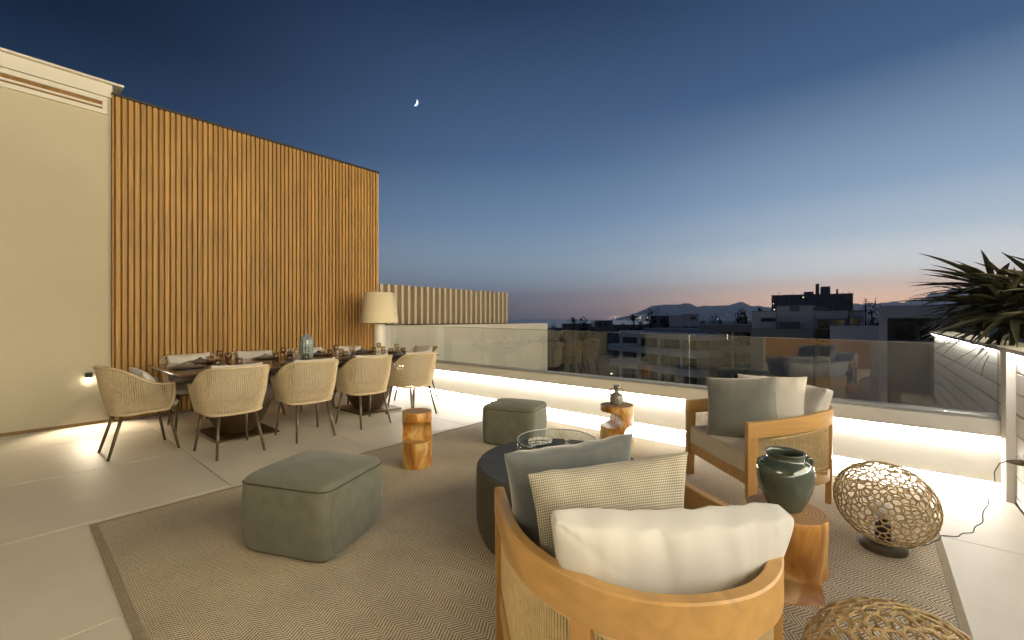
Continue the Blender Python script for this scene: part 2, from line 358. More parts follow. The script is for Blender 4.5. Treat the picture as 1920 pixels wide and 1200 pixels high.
# rug: woven chevron bands running along x
def rug_mat():
    m = bpy.data.materials.new('herringbone_rug'); m.use_nodes = True; t = m.node_tree; p = t.nodes['Principled BSDF']
    p.inputs['Roughness'].default_value = 0.95; p.inputs['Specular IOR Level'].default_value = 0.15
    c = t.nodes.new('ShaderNodeTexCoord'); s = t.nodes.new('ShaderNodeSeparateXYZ'); t.links.new(c.outputs['Object'], s.inputs[0])
    def mth(op, a, b=0.0, cc=0.0):
        n = t.nodes.new('ShaderNodeMath'); n.operation = op
        for i, v in enumerate((a, b, cc)):
            if isinstance(v, (int, float)): n.inputs[i].default_value = v
            else: t.links.new(v, n.inputs[i])
        return n.outputs[0]
    wob = t.nodes.new('ShaderNodeTexNoise'); wob.inputs['Scale'].default_value = 5; t.links.new(c.outputs['Object'], wob.inputs['Vector'])
    x = mth('ADD', s.outputs[0], mth('MULTIPLY', wob.outputs[0], 0.012)); y = s.outputs[1]
    BW = 0.062
    tri = mth('PINGPONG', mth('ADD', y, 10.0), BW)
    ph = mth('MULTIPLY', mth('ADD', x, mth('MULTIPLY', tri, 0.62)), 2 * PI / 0.0155)
    st = mth('SINE', ph)
    knots = mth('SINE', mth('MULTIPLY', y, 2 * PI / 0.0095))
    h = mth('ADD', mth('MULTIPLY', st, 0.42), mth('MULTIPLY', knots, 0.13))
    n = t.nodes.new('ShaderNodeTexNoise'); n.inputs['Scale'].default_value = 160; n.inputs['Detail'].default_value = 3; t.links.new(c.outputs['Object'], n.inputs['Vector'])
    n2 = t.nodes.new('ShaderNodeTexNoise'); n2.inputs['Scale'].default_value = 2.2; n2.inputs['Detail'].default_value = 4; t.links.new(c.outputs['Object'], n2.inputs['Vector'])
    f = mth('ADD', mth('ADD', mth('MULTIPLY', h, 0.75), 0.22), mth('MULTIPLY', n.outputs[0], 0.62))
    r = t.nodes.new('ShaderNodeValToRGB'); e = r.color_ramp.elements
    e[0].position = 0.12; e[0].color = (0.14, 0.108, 0.066, 1); e[1].position = 0.92; e[1].color = (0.74, 0.645, 0.48, 1)
    t.links.new(f, r.inputs[0])
    hv = t.nodes.new('ShaderNodeHueSaturation'); t.links.new(r.outputs[0], hv.inputs['Color']); t.links.new(mth('MULTIPLY_ADD', n2.outputs[0], 0.6, 0.85), hv.inputs['Value'])
    t.links.new(hv.outputs[0], p.inputs['Base Color'])
    bp = t.nodes.new('ShaderNodeBump'); bp.inputs['Strength'].default_value = 0.6; bp.inputs['Distance'].default_value = 0.004
    t.links.new(f, bp.inputs['Height']); t.links.new(bp.outputs[0], p.inputs['Normal'])
    return m
M['rug'] = rug_mat()

def log_mat():
    m = bpy.data.materials.new('carved_log_wood'); m.use_nodes = True; t = m.node_tree; p = t.nodes['Principled BSDF']
    p.inputs['Roughness'].default_value = 0.42
    c = t.nodes.new('ShaderNodeTexCoord'); mp = t.nodes.new('ShaderNodeMapping'); mp.inputs['Scale'].default_value = (1, 1, 0.35)
    oi = t.nodes.new('ShaderNodeObjectInfo'); ad = t.nodes.new('ShaderNodeVectorMath'); ad.operation = 'MULTIPLY_ADD'
    t.links.new(oi.outputs['Random'], ad.inputs[0]); ad.inputs[1].default_value = (7, 13, 5); t.links.new(c.outputs['Object'], ad.inputs[2]); t.links.new(ad.outputs[0], mp.inputs[0])
    n = t.nodes.new('ShaderNodeTexNoise'); n.inputs['Scale'].default_value = 6.5; n.inputs['Detail'].default_value = 3; n.inputs['Distortion'].default_value = 1.2; t.links.new(mp.outputs[0], n.inputs['Vector'])
    r = t.nodes.new('ShaderNodeValToRGB'); e = r.color_ramp.elements
    e[0].position = 0.38; e[0].color = (0.27, 0.105, 0.016, 1); e[1].position = 0.50; e[1].color = (0.46, 0.215, 0.045, 1)
    x = e.new(0.56); x.color = (0.58, 0.38, 0.15, 1); x = e.new(0.75); x.color = (0.52, 0.29, 0.08, 1)
    t.links.new(n.outputs[0], r.inputs[0])
    n2 = t.nodes.new('ShaderNodeTexNoise'); n2.inputs['Scale'].default_value = 40; n2.inputs['Detail'].default_value = 4
    mp2 = t.nodes.new('ShaderNodeMapping'); mp2.inputs['Scale'].default_value = (1, 1, 0.08); t.links.new(c.outputs['Object'], mp2.inputs[0]); t.links.new(mp2.outputs[0], n2.inputs['Vector'])
    mx = t.nodes.new('ShaderNodeMix'); mx.data_type = 'RGBA'; mx.blend_type = 'MULTIPLY'; mx.inputs['Factor'].default_value = 0.45
    t.links.new(r.outputs[0], mx.inputs['A']); t.links.new(n2.outputs[0], mx.inputs['B'])
    wv = t.nodes.new('ShaderNodeTexWave'); wv.wave_type = 'RINGS'; wv.rings_direction = 'Z'; wv.inputs['Scale'].default_value = 22; wv.inputs['Distortion'].default_value = 3.5; wv.inputs['Detail'].default_value = 3; wv.inputs['Detail Scale'].default_value = 1.5; t.links.new(c.outputs['Object'], wv.inputs['Vector'])
    wr_ = t.nodes.new('ShaderNodeValToRGB'); wr_.color_ramp.elements[0].color = (0.20, 0.105, 0.04, 1); wr_.color_ramp.elements[1].color = (0.36, 0.215, 0.095, 1); t.links.new(wv.outputs[0], wr_.inputs[0])
    tcn = t.nodes.new('ShaderNodeSeparateXYZ'); t.links.new(c.outputs['Normal'], tcn.inputs[0]); up_ = t.nodes.new('ShaderNodeMath'); up_.operation = 'GREATER_THAN'; up_.inputs[1].default_value = 0.9; t.links.new(tcn.outputs[2], up_.inputs[0])
    mx2 = t.nodes.new('ShaderNodeMix'); mx2.data_type = 'RGBA'; t.links.new(up_.outputs[0], mx2.inputs['Factor']); t.links.new(mx.outputs['Result'], mx2.inputs['A']); t.links.new(wr_.outputs[0], mx2.inputs['B'])
    hv = t.nodes.new('ShaderNodeHueSaturation'); hv.inputs['Value'].default_value = 1.35; t.links.new(mx2.outputs['Result'], hv.inputs['Color'])
    t.links.new(hv.outputs[0], p.inputs['Base Color'])
    bp = t.nodes.new('ShaderNodeBump'); bp.inputs['Strength'].default_value = 0.12; bp.inputs['Distance'].default_value = 0.004; t.links.new(n2.outputs[0], bp.inputs['Height']); t.links.new(bp.outputs[0], p.inputs['Normal'])
    return m
M['log'] = log_mat()

# ================================================================== LARGE STRUCTURE
XW = -7.06                                       # plane of the long side wall
YP = 4.56                                        # front of the parapet cap
TX0, TX1, TY0, TY1 = -7.06, 0.74, -4.2, 4.70
# ---- terrace slab and tiles
floor = boxo('terrace_floor', M['grout'], None, TX0 - 0.3, TX1 + 0.25, TY0, TY1 + 0.5, -0.35, -0.012)
tag(floor, kind='structure')
tile_me = {}
xs = [-2.41 + 1.26 * k for k in range(-4, 4)]; ys = [1.07 + 1.2 * k for k in range(-5, 4)]
for i in range(len(xs) - 1):
    for j in range(len(ys) - 1):
        x0, x1 = max(xs[i], TX0 + 0.0), min(xs[i + 1], TX1); y0, y1 = max(ys[j], TY0), min(ys[j + 1], TY1)
        if x1 - x0 < 0.05 or y1 - y0 < 0.05: continue
        key = (round(x1 - x0, 3), round(y1 - y0, 3))
        if key not in tile_me:
            bm = bmesh.new(); box(bm, 0.0035, key[0] - 0.0035, 0.0035, key[1] - 0.0035, -0.012, 0, 0.0015, 1)
            me = bpy.data.meshes.new('tile'); bm.to_mesh(me); bm.free(); me.materials.append(M['tile']); tile_me[key] = me
        o = bpy.data.objects.new('tile', tile_me[key]); COL.objects.link(o); o.location = (x0, y0, 0.0); o.parent = floor
# ---- white house wall with roof edge and shutter slot
wall = thing('white_wall', 'tall off-white rendered wall with a long slotted vent under its roof edge', 'wall', (XW, 0, 0))
boxo('wall_face', M['render_wall'], wall, -0.30, 0.0, TY0, 0.795, 0.035, 3.99)
boxo('skirting', M['skirting'], wall, -0.28, -0.004, TY0 + 0.02, 0.79, 0.0, 0.035)
boxo('fascia', M['plaster'], wall, -0.30, 0.035, TY0 - 0.02, 0.80, 3.925, 4.075)
boxo('roof_edge', M['plaster'], wall, -0.9, 0.085, TY0 - 0.05, 0.90, 4.077, 4.10)
fr = boxo('vent_frame', M['plaster'], wall, 0.002, 0.03, TY0, 0.755, 3.86, 3.915)
boxo('vent_frame', M['plaster'], wall, 0.002, 0.03, TY0, 0.755, 3.715, 3.765)
boxo('vent_frame', M['plaster'], wall, 0.002, 0.03, 0.715, 0.755, 3.766, 3.859)
boxo('vent_louvre', M['slat_back'], wall, 0.001, 0.010, TY0, 0.714, 3.766, 3.790)
boxo('vent_louvre', M['plaster'], wall, 0.001, 0.020, TY0, 0.714, 3.791, 3.815)
boxo('vent_louvre', M['slat_back'], wall, 0.001, 0.008, TY0, 0.714, 3.816, 3.859)
# ---- slatted timber wall
SY0, SY1, SZ = 0.80, 4.43, 3.955
sw = thing('slat_wall', 'honey-brown wall of upright timber slats behind the dining table', 'wall', (XW, 0, 0))
boxo('backing_board', M['slat_back'], sw, -0.24, 0.022, SY0 + 0.002, SY1, 0.03, SZ - 0.004)
boxo('top_cap', M['dark_metal'], sw, -0.25, 0.066, SY0 - 0.01, SY1 + 0.012, SZ + 0.002, SZ + 0.03)
boxo('edge_trim', M['slat'], sw, 0.023, 0.064, SY0 - 0.004, SY0 + 0.010, 0.03, SZ)
boxo('skirting', M['skirting'], sw, -0.22, 0.018, SY0 + 0.01, SY1 - 0.01, 0.0, 0.029)
boxo('edge_trim', M['plaster'], sw, -0.25, 0.03, SY1 + 0.001, SY1 + 0.014, 0.0, SZ)
NS = 61; pitch = (SY1 - SY0 - 0.02) / NS
bm = bmesh.new(); box(bm, 0, 0.034, -0.0222, 0.0222, 0.03, SZ, 0.003, 1)
slat_me = bpy.data.meshes.new('slat'); bm.to_mesh(slat_me); bm.free(); slat_me.materials.append(M['slat'])
for k in range(NS):
    o = bpy.data.objects.new('slat', slat_me); COL.objects.link(o); o.parent = sw
    o.location = (0.0225, SY0 + 0.02 + pitch * (k + 0.5), 0)
# ---- boundary wall and fin screen beyond the timber wall
bw = thing('boundary_wall', 'low white dividing wall with dark coping running out past the timber wall', 'wall', (XW, 0, 0))
boxo('wall_face', M['plaster'], bw, -0.22, 0.0, SY1 + 0.016, 9.9, -0.5, 1.125)
boxo('coping', M['coping'], bw, -0.24, 0.012, SY1 + 0.018, 8.25, 1.127, 1.15)
fs = thing('fin_screen', 'taupe screen of upright fins standing on the low dividing wall', 'screen', (XW, 0, 1.15))
boxo('backing_board', M['fin'], fs, -0.20, -0.14, 4.50, 8.17, 0.0, 0.755)
bm = bmesh.new(); box(bm, -0.139, 0.0, -0.028, 0.028, 0.0, 0.765, 0.002, 1)
fin_me = bpy.data.meshes.new('fin'); bm.to_mesh(fin_me); bm.free(); fin_me.materials.append(M['fin'])
for k in range(24):
    o = bpy.data.objects.new('fin', fin_me); COL.objects.link(o); o.parent = fs; o.location = (0, 4.53 + 0.157 * k, 0)
# ---- parapet with two LED coves and glass balustrade
pp = thing('parapet', 'low white parapet with glowing light coves along the terrace edge', 'parapet', (0, YP, 0))
PX0, PX1 = XW + 0.002, 0.735
boxo('cap', M['plaster'], pp, PX0, PX1, 0.0, 0.34, 0.405, 0.525, bev=0.004, seg=2)
boxo('panel', M['plaster'], pp, PX0, PX1, 0.085, 0.32, 0.055, 0.404)
boxo('plinth', M['plaster'], pp, PX0, PX1, 0.15, 0.30, 0.0, 0.054)
boxo('light_strip', M['led'], pp, PX0 + 0.02, PX1 - 0.02, 0.052, 0.074, 0.394, 0.4045)
boxo('light_strip', M['led_floor'], pp, PX0 + 0.02, PX1 - 0.02, 0.100, 0.122, 0.040, 0.0545)
bal = thing('glass_balustrade', 'clear glass balustrade panels clamped along the parapet top', 'balustrade', (0, YP + 0.06, 0.525))
boxo('base_channel', M['glass_edge'], bal, PX0 + 0.15, PX1 - 0.004, -0.02, 0.032, 0.001, 0.020)
gx_ = [-6.90, -4.51, -1.466, 0.70]
def gtop(x): return 0.612 - 0.0105 * (x + 6.9)           # top edge falls slightly towards the right
for a, b in zip(gx_, gx_[1:]):
    bm = bmesh.new(); za, zb = gtop(a), gtop(b)
    loft(bm, [[(a + 0.006, 0, 0.021), (b - 0.006, 0, 0.021), (b - 0.006, 0.012, 0.021), (a + 0.006, 0.012, 0.021)], [(a + 0.006, 0, za), (b - 0.006, 0, zb), (b - 0.006, 0.012, zb), (a + 0.006, 0.012, za)]])
    g = obj('glass_panel', bm, M['glass'], bal)
    bm = bmesh.new(); tube(bm, [(a + 0.006, 0.006, za + 0.003), (b - 0.006, 0.006, zb + 0.003)], 0.0032, 4); obj('polished_edge', bm, M['glass_edge'], g)
    bm = bmesh.new(); tube(bm, [(b - 0.003, 0.006, 0.021), (b - 0.003, 0.006, zb)], 0.0022, 4); obj('polished_edge', bm, M['glass_edge'], g)
# ---- unseen wing added beyond the planter, its glowing panes filling the left half
wg = thing('fill_wing', 'added unseen house wing whose glowing panes light the terrace', 'house', (5.2, 0, 0))
boxo('wall_face', M['render_wall'], wg, 0.0, 0.3, -4.0, 9.0, -14.0, 0.15); boxo('wall_face', M['render_wall'], wg, 0.0, 0.3, -4.0, 9.0, 2.75, 3.4); boxo('wall_face', M['render_wall'], wg, 0.0, 0.3, -4.0, 9.0, 5.65, 6.1); boxo('roof_slab', M['plaster'], wg, -0.3, 5.0, -4.2, 9.2, 6.102, 6.3)
M['wing_fill_upper'] = emis('fill_glow_upper', SOFT, WING_FILL_UPPER)
M['wing_fill'] = emis('fill_glow_lower', WARM, WING_FILL)
for k in range(5):
    y0_ = -3.6 + 2.5 * k; wn_ = boxo('window', M['dark_metal'], wg, 0.02, 0.07, y0_ - 0.06, y0_ - 0.001, 0.1505, 2.7495)
    boxo('pane', M['wing_fill'], wn_, 0.04, 0.06, y0_, y0_ + 2.3, 0.151, 2.749); boxo('wall_face', M['render_wall'], wg, 0.0, 0.3, y0_ + 2.302, y0_ + 2.43, 0.1505, 2.7495)
    wn_ = boxo('window', M['dark_metal'], wg, 0.02, 0.07, y0_ - 0.06, y0_ - 0.001, 3.4005, 5.6495); boxo('pane', M['wing_fill_upper'], wn_, 0.04, 0.06, y0_, y0_ + 2.3, 3.401, 5.649); boxo('wall_face', M['render_wall'], wg, 0.0, 0.3, y0_ + 2.302, y0_ + 2.43, 3.4005, 5.6495)
# ---- right hand wall clad in boards, and planter behind
rw = thing('cladding_wall', 'white planter wall clad in wide horizontal boards beside the egg lamps', 'wall', (0.745, 0, 0))
boxo('wall_core', M['plaster'], rw, 0.022, 0.16, -0.70, 9.4, -0.3, 1.02)
boxo('coping', M['plaster'], rw, -0.052, 0.20, -0.70, 9.42, 1.022, 1.052, bev=0.003)
boxo('light_strip', emis('led_diffuser_coping', (1.0, 0.96, 0.90), LED_COPING), rw, -0.040, -0.018, -0.68, 4.39, 1.011, 1.0215)
boxo('light_strip', emis('led_added_outer', LED_COL, LED_COPING * 0.6), rw, -0.040, -0.018, 4.92, 9.3, 1.011, 1.0215)  # strip added past the glass to brighten the outer wall
boxo('corner_post', M['plaster'], rw, -0.045, -0.001, 4.40, 4.555, 0.0, 1.0205)
zz = [0.0, 0.045, 0.185, 0.325, 0.465, 0.605, 0.745, 0.885, 1.02]
for a, b in zip(zz, zz[1:]):
    boxo('board', M['plaster'], rw, 0.0, 0.0215, -0.69, 9.38, a + 0.004, b - 0.004, bev=0.002, seg=1)
# ---- house behind the camera: white wall, timber wall and an open room added to light the terrace
hs = thing('house', 'house front with white wall, timber lining and an added open room for fill light', 'house', (0, -0.72, 0))
boxo('wall_face', M['render_wall'], hs, -0.02, 0.9, -0.25, 0.0, 0.0, 3.3)
boxo('wall_face', M['render_wall'], hs, -4.2, -1.7, -0.25, 0.0, 0.0, 3.3)
boxo('lintel', M['render_wall'], hs, -1.7, -0.02, -0.25, -0.001, 2.5, 3.3)
boxo('roof_slab', M['plaster'], hs, -4.25, 0.95, -4.0, 0.25, 3.302, 3.5)
boxo('room_floor', M['tile'], hs, -4.2, 0.9, -4.0, -0.252, -0.1, -0.002)
boxo('room_ceiling', M['plaster'], hs, -4.2, 0.9, -4.0, -0.252, 2.7, 2.8)
boxo('room_back_wall', M['slat'], hs, -4.2, 0.9, -4.1, -4.0, 0.0, 2.7)
boxo('lintel', M['render_wall'], hs, -4.2, -3.95, -4.0, -0.252, 2.5, 3.3)
boxo('room_side_wall', M['render_wall'], hs, 0.9, 1.0, -4.0, -0.252, 0.0, 2.7)
M['room_fill'] = emis('room_fill_glow', SOFT, ROOM_FILL)
cl = thing('room_fill_lamp', 'unseen ceiling panel added to light the terrace from the room behind', 'lamp', (-2.1, -2.1, 2.70))  # lamp added in the unseen room to throw fill light outside
boxo('frame', M['dark_metal'], cl, -1.45, 1.45, -0.8, 0.8, -0.05, -0.001)
boxo('diffuser', M['room_fill'], cl, -1.4, 1.4, -0.75, 0.75, -0.058, -0.0505)
# ================================================================== FURNITURE
def upath(hw, yf, yb, ybend, n=40, ex=2.3, narrow=0.0):
    """U-shaped plan line from the left front round the back to the right front"""
    pts = []
    na = max(3, n // 5)
    for i in range(na): 
        t = i / na; pts.append((-(hw - narrow * (1 - t)), yf + (ybend - yf) * t))
    m_ = n - 2 * na
    for i in range(m_ + 1):
        a = PI * i / m_
        c, s = math.cos(a), math.sin(a)
        pts.append((-hw * math.copysign(abs(c) ** (2 / ex), c), ybend - (ybend - yb) * abs(s) ** (2 / ex)))
    for i in range(1, na + 1):
        t = 1 - i / na; pts.append((hw - narrow * (1 - t), yf + (ybend - yf) * t))
    return pts
def resample(pts, n):
    pts = [Vector(p) for p in pts]; d = [0]
    for a, b in zip(pts, pts[1:]): d.append(d[-1] + (b - a).length)
    out = []; k = 0
    for i in range(n):
        s = d[-1] * i / (n - 1)
        while k < len(d) - 2 and d[k + 1] < s: k += 1
        t = (s - d[k]) / max(1e-9, d[k + 1] - d[k]); out.append(pts[k].lerp(pts[k + 1], min(1, max(0, t))))
    return out
def sstep(t):
    t = max(0.0, min(1.0, t)); return t * t * (3 - 2 * t)
def outline_slab(bm, poly, z0, z1, bev=0.02, crown=0.0):
    """cushion-like slab with rounded edges following a plan outline"""
    cx = sum(p[0] for p in poly) / len(poly); cy = sum(p[1] for p in poly) / len(poly)
    def sc_(ins): 
        out = []
        for p in poly:
            v = Vector((p[0] - cx, p[1] - cy)); l = v.length
            v = v * max(0.05, (l - ins) / l); out.append((cx + v.x, cy + v.y))
        return out
    loops = []
    for a in (0, 30, 60, 90): loops.append([(x, y, z0 + bev * (1 - math.sin(R(a)))) for x, y in sc_(bev * (1 - math.cos(R(90 - a)) if False else bev * 0 + (1 - math.sin(R(a))) * 1.0 * 0 + (1 - math.sin(R(a)))))]) if False else None
    for a in (90, 60, 30, 0): loops.append([(x, y, z0 + bev * (1 - math.sin(R(a)))) for x, y in sc_(bev * (1 - math.cos(R(a))))])
    for a in (0, 30, 60, 90): loops.append([(x, y, z1 - bev * (1 - math.sin(R(a)))) for x, y in sc_(bev * (1 - math.cos(R(a))))])
    for f in (0.8, 0.5, 0.2):
        loops.append([(cx + (x - cx) * f, cy + (y - cy) * f, z1 + crown * (1 - f * f)) for x, y in sc_(bev)])
    return loft(bm, loops)
def pillow_bm(w, h, t, n=22, corner=0.06, seed=1, wrinkle=0.006, pw=2.6, box_edge=0.0, pleat=0.0):
    """plump cushion lying in the xz plane (x width, z height, y thickness)"""
    bm = bmesh.new(); g = {}
    nx, nz = n, max(8, int(n * h / w))
    for side in (1, -1):
        for i in range(nx + 1):
            for j in range(nz + 1):
                u, v = -1 + 2 * i / nx, -1 + 2 * j / nz
                u = math.copysign(1 - (1 - abs(u)) ** 1.35, u); v = math.copysign(1 - (1 - abs(v)) ** 1.35, v)
                edge = i in (0, nx) or j in (0, nz)
                if edge and side == -1 and (1, i, j) in g and not box_edge: g[(side, i, j)] = g[(1, i, j)]; continue
                th = ((1 - abs(u) ** pw) * (1 - abs(v) ** pw)) ** 0.5 if not edge else 0
                th = box_edge + (1 - box_edge) * th if not edge else box_edge
                if box_edge:
                    mx_ = max(abs(u), abs(v)); rr_ = (abs(u) ** 18 + abs(v) ** 18) ** (1 / 18.0); k_ = mx_ / rr_ if rr_ > 1e-6 else 1; u *= k_; v *= k_
                pull = 1 - corner * (1 - abs(u * v)) * (abs(u) ** 4 * (1 - v * v) + abs(v) ** 4 * (1 - u * u))
                x, z = u * w / 2 * (1 - corner * (1 - v * v) ** 1.0 * abs(u) ** 3), v * h / 2 * (1 - corner * (1 - u * u) * abs(v) ** 3)
                q = Vector((x * 9 + seed * 7.3, z * 3 + seed, seed * 3.1 + side * 5))
                wr = noise.noise(q) * wrinkle + noise.noise(Vector((x * 22 + seed, z * 5, seed * 9 + side))) * wrinkle * 1.6 * (abs(v) ** 2)
                wr *= (0.3 if edge else 1)
                if pleat:
                    k_ = noise.noise(Vector((x * 26 + seed * 3 + z * 5, seed * 1.7, side * 2.0))); k2 = noise.noise(Vector((x * 60 + seed, z * 6, side * 3.0)))
                    fade = math.exp(-(1 - v) * 1.6) * (0.5 + 0.8 * abs(noise.noise(Vector((x * 8, seed, 4.0)))))
                    wr += -pleat * (max(0, k_) ** 0.7 * 1.3 + 0.35 * k2) * fade * (0.25 if edge else 1)
                q2 = noise.noise(Vector((x * 14 + seed, z * 14, seed))) * wrinkle * 1.2 * (1 if edge else 0)
                g[(side, i, j)] = bm.verts.new((x, side * (th * t / 2 + wr), z + q2))
        for i in range(nx):
            for j in range(nz):
                vs = [g[(side, i, j)], g[(side, i + 1, j)], g[(side, i + 1, j + 1)], g[(side, i, j + 1)]]
                bm.faces.new(vs if side == -1 else vs[::-1])
    if box_edge:
        ring = [(i, 0) for i in range(nx)] + [(nx, j) for j in range(nz)] + [(i, nz) for i in range(nx, 0, -1)] + [(0, j) for j in range(nz, 0, -1)]
        for a, b in zip(ring, ring[1:] + ring[:1]):
            bm.faces.new((g[(1, *a)], g[(1, *b)], g[(-1, *b)], g[(-1, *a)]))
    bmesh.ops.recalc_face_normals(bm, faces=bm.faces)
    return bm
def place(o, parent_loc, rz, local, rx=0.0, ry=0.0, rz2=0.0):
    """put a loose cushion at a spot given in a chair's own frame"""
    m = Matrix.Translation(parent_loc) @ Matrix.Rotation(rz, 4, 'Z') @ Matrix.Translation(local) @ Matrix.Rotation(rz2, 4, 'Z') @ Matrix.Rotation(rx, 4, 'X') @ Matrix.Rotation(ry, 4, 'Y')
    o.matrix_world = m; return o

# ---- rug
RX0, RX1, RY0, RY1 = -3.60, 0.30, 0.31, 4.23
rug = thing('area_rug', 'large brown and cream herringbone rug under the lounge furniture', 'rug', ((RX0 + RX1) / 2, (RY0 + RY1) / 2, 0))
hx, hy = (RX1 - RX0) / 2, (RY1 - RY0) / 2; BB = 0.034
boxo('woven_field', M['rug'], rug, -hx + BB, hx - BB, -hy + BB, hy - BB, 0.0005, 0.009)
for a in ((-hx, hx, -hy, -hy + BB - 0.0005), (-hx, hx, hy - BB + 0.0005, hy), (-hx, -hx + BB - 0.0005, -hy + BB - 0.0003, hy - BB + 0.0003), (hx - BB + 0.0005, hx, -hy + BB - 0.0003, hy - BB + 0.0003)):
    boxo('binding', M['binding'], rug, *a, 0.0005, 0.0105, bev=0.003, seg=2)
ZR = 0.0095

# ---- dining chair
def make_dining_chair(label, group):
    t = thing('dining_chair', label, 'chair', group=group)
    top = resample([Vector((x, y, 0)) for x, y in upath(0.295, 0.19, -0.305, -0.03, 60, 2.3, 0.012)], 85)
    bot = resample([Vector((x, y, 0)) for x, y in upath(0.235, 0.165, -0.215, -0.02, 60, 2.5, 0.0)], 85)
    for p in top: p.z = 0.645 + 0.165 * sstep((0.10 - p.y) / 0.36)
    for p in bot: p.z = 0.395 - 0.012 * sstep((0.1 - p.y) / 0.3) 
    bm = bmesh.new()
    fr_r = [top[-1].lerp(bot[-1], f) + Vector((0, 0.02 * math.sin(PI * f), 0)) for f in (0.15, 0.35, 0.6, 0.85)]
    fr_l = [bot[0].lerp(top[0], f) + Vector((0, 0.02 * math.sin(PI * f), 0)) for f in (0.15, 0.4, 0.65, 0.85)]
    tube(bm, top[::2] + fr_r + bot[::-1][::2] + fr_l, 0.0125, 6, closed=True)
    obj('shell_frame', bm, M['rope_frame'], t, True)
    bm = bmesh.new()
    for k in range(1, 84):
        a, b = bot[k], top[k]; mid = a.lerp(b, 0.45); out = Vector((mid.x, mid.y, 0)).normalized() * 0.012
        tube(bm, [a, mid + out, b], 0.0052, 5, caps=False)
    for e in (0, -1):                                      # dense wrapping of the front uprights
        for k in range(4):
            a, b = bot[e], top[e]; off = Vector((0, 0.02 * (k / 4.0), 0))
            tube(bm, [a + off * 0.6, a.lerp(b, 0.5) + off + Vector((0, 0.01, 0)), b + off * 0.6], 0.005, 4, caps=False)
    obj('rope_weave', bm, M['rope'], t, True, kind='stuff')
    bm = bmesh.new()
    poly = [(p.x * 0.93, p.y * 0.93) for p in bot[::3]] + [(0.20, 0.24), (0.13, 0.265), (0, 0.272), (-0.13, 0.265), (-0.20, 0.24)]
    outline_slab(bm, poly, 0.412, 0.468, 0.02, 0.012); obj('seat_pad', bm, M['seat'], t, True)
    bm = bmesh.new(); prism(bm, [(p[0] * 0.9, p[1] * 0.9) for p in poly], 0.392, 0.411); obj('seat_plate', bm, M['leg'], t)
    for sx in (-1, 1):
        for (tx, ty, fx, fy) in ((0.185, 0.17, 0.225, 0.245), (0.15, -0.15, 0.195, -0.255)):
            bm = bmesh.new(); tube(bm, [(sx * fx, fy, 0.0), (sx * tx, ty, 0.391)], [0.0105, 0.0155], 10); obj('leg', bm, M['leg'], t, True)
    return t
chair0 = make_dining_chair('', 'dining chairs')
CX = -4.655
spots = [((CX, 1.36), PI / 2 + R(2), 'rope-woven dining chair on the lounge side of the table, beside the head chair'),
         ((CX + 0.01, 2.06), PI / 2 - R(2), 'rope-woven dining chair on the lounge side, second from the white wall end'),
         ((CX, 2.75), PI / 2 + R(1), 'rope-woven dining chair on the lounge side, second from the parapet end'),
         ((CX + 0.02, 3.43), PI / 2 + R(3), 'rope-woven dining chair on the lounge side, closest to the glowing parapet'),
         ((-6.09, 1.40), -PI / 2, 'rope dining chair between table and slat wall, closest to the white wall'),
         ((-6.09, 2.08), -PI / 2 + R(2), 'rope dining chair against the slat wall, second from the white wall end'),
         ((-6.09, 2.76), -PI / 2 - R(2), 'rope dining chair against the slat wall behind the blue glass vase'),
         ((-6.09, 3.42), -PI / 2, 'rope dining chair against the slat wall beside the white floor lamp'),
         ((-5.33, 0.80), R(3), 'rope-woven head chair at the table end by the white wall'),
         ((-5.36, 4.05), PI, 'rope-woven head chair at the table end by the parapet')]
cush_me = []
for s_ in range(3):
    bm = pillow_bm(0.43, 0.36, 0.12, 16, 0.05, s_ + 3, 0.004); me = bpy.data.meshes.new('chair_cushion'); bm.to_mesh(me); bm.free(); me.materials.append(M['linen'])
    me.polygons.foreach_set('use_smooth', [True] * len(me.polygons)); cush_me.append(me)
clabels = ['white linen cushion on the lounge-side chair beside the head chair', 'white linen cushion on the second lounge-side chair from the white wall', 'white linen cushion on the third lounge-side chair from the white wall', 'white linen cushion on the lounge-side chair closest to the parapet',
           'white linen cushion on the wall-side chair closest to the white wall', 'white linen cushion on the second wall-side chair from the white wall', 'white linen cushion on the wall-side chair behind the blue glass vase', 'white linen cushion on the wall-side chair beside the floor lamp',
           'white linen cushion with dark piping leaning in the near-wall head chair', 'white linen cushion on the head chair at the parapet end']
for i, ((x, y), rz, lab) in enumerate(spots):
    c = chair0 if i == 0 else copy_tree(chair0)
    c.location = (x, y, 0); c.rotation_euler = (0, 0, rz); c['label'] = lab
    o = bpy.data.objects.new('seat_cushion', cush_me[i % 3]); COL.objects.link(o)
    tag(o, clabels[i], 'cushion', 'cushions on the dining chairs')
    place(o, Vector((x, y, 0)), rz, Vector((rnd.uniform(-.03, .03), -0.125, 0.658)) if i != 8 else Vector((0.02, 0.05, 0.615)), rx=R(14) if i != 8 else R(28), ry=R(rnd.uniform(-4, 4)))

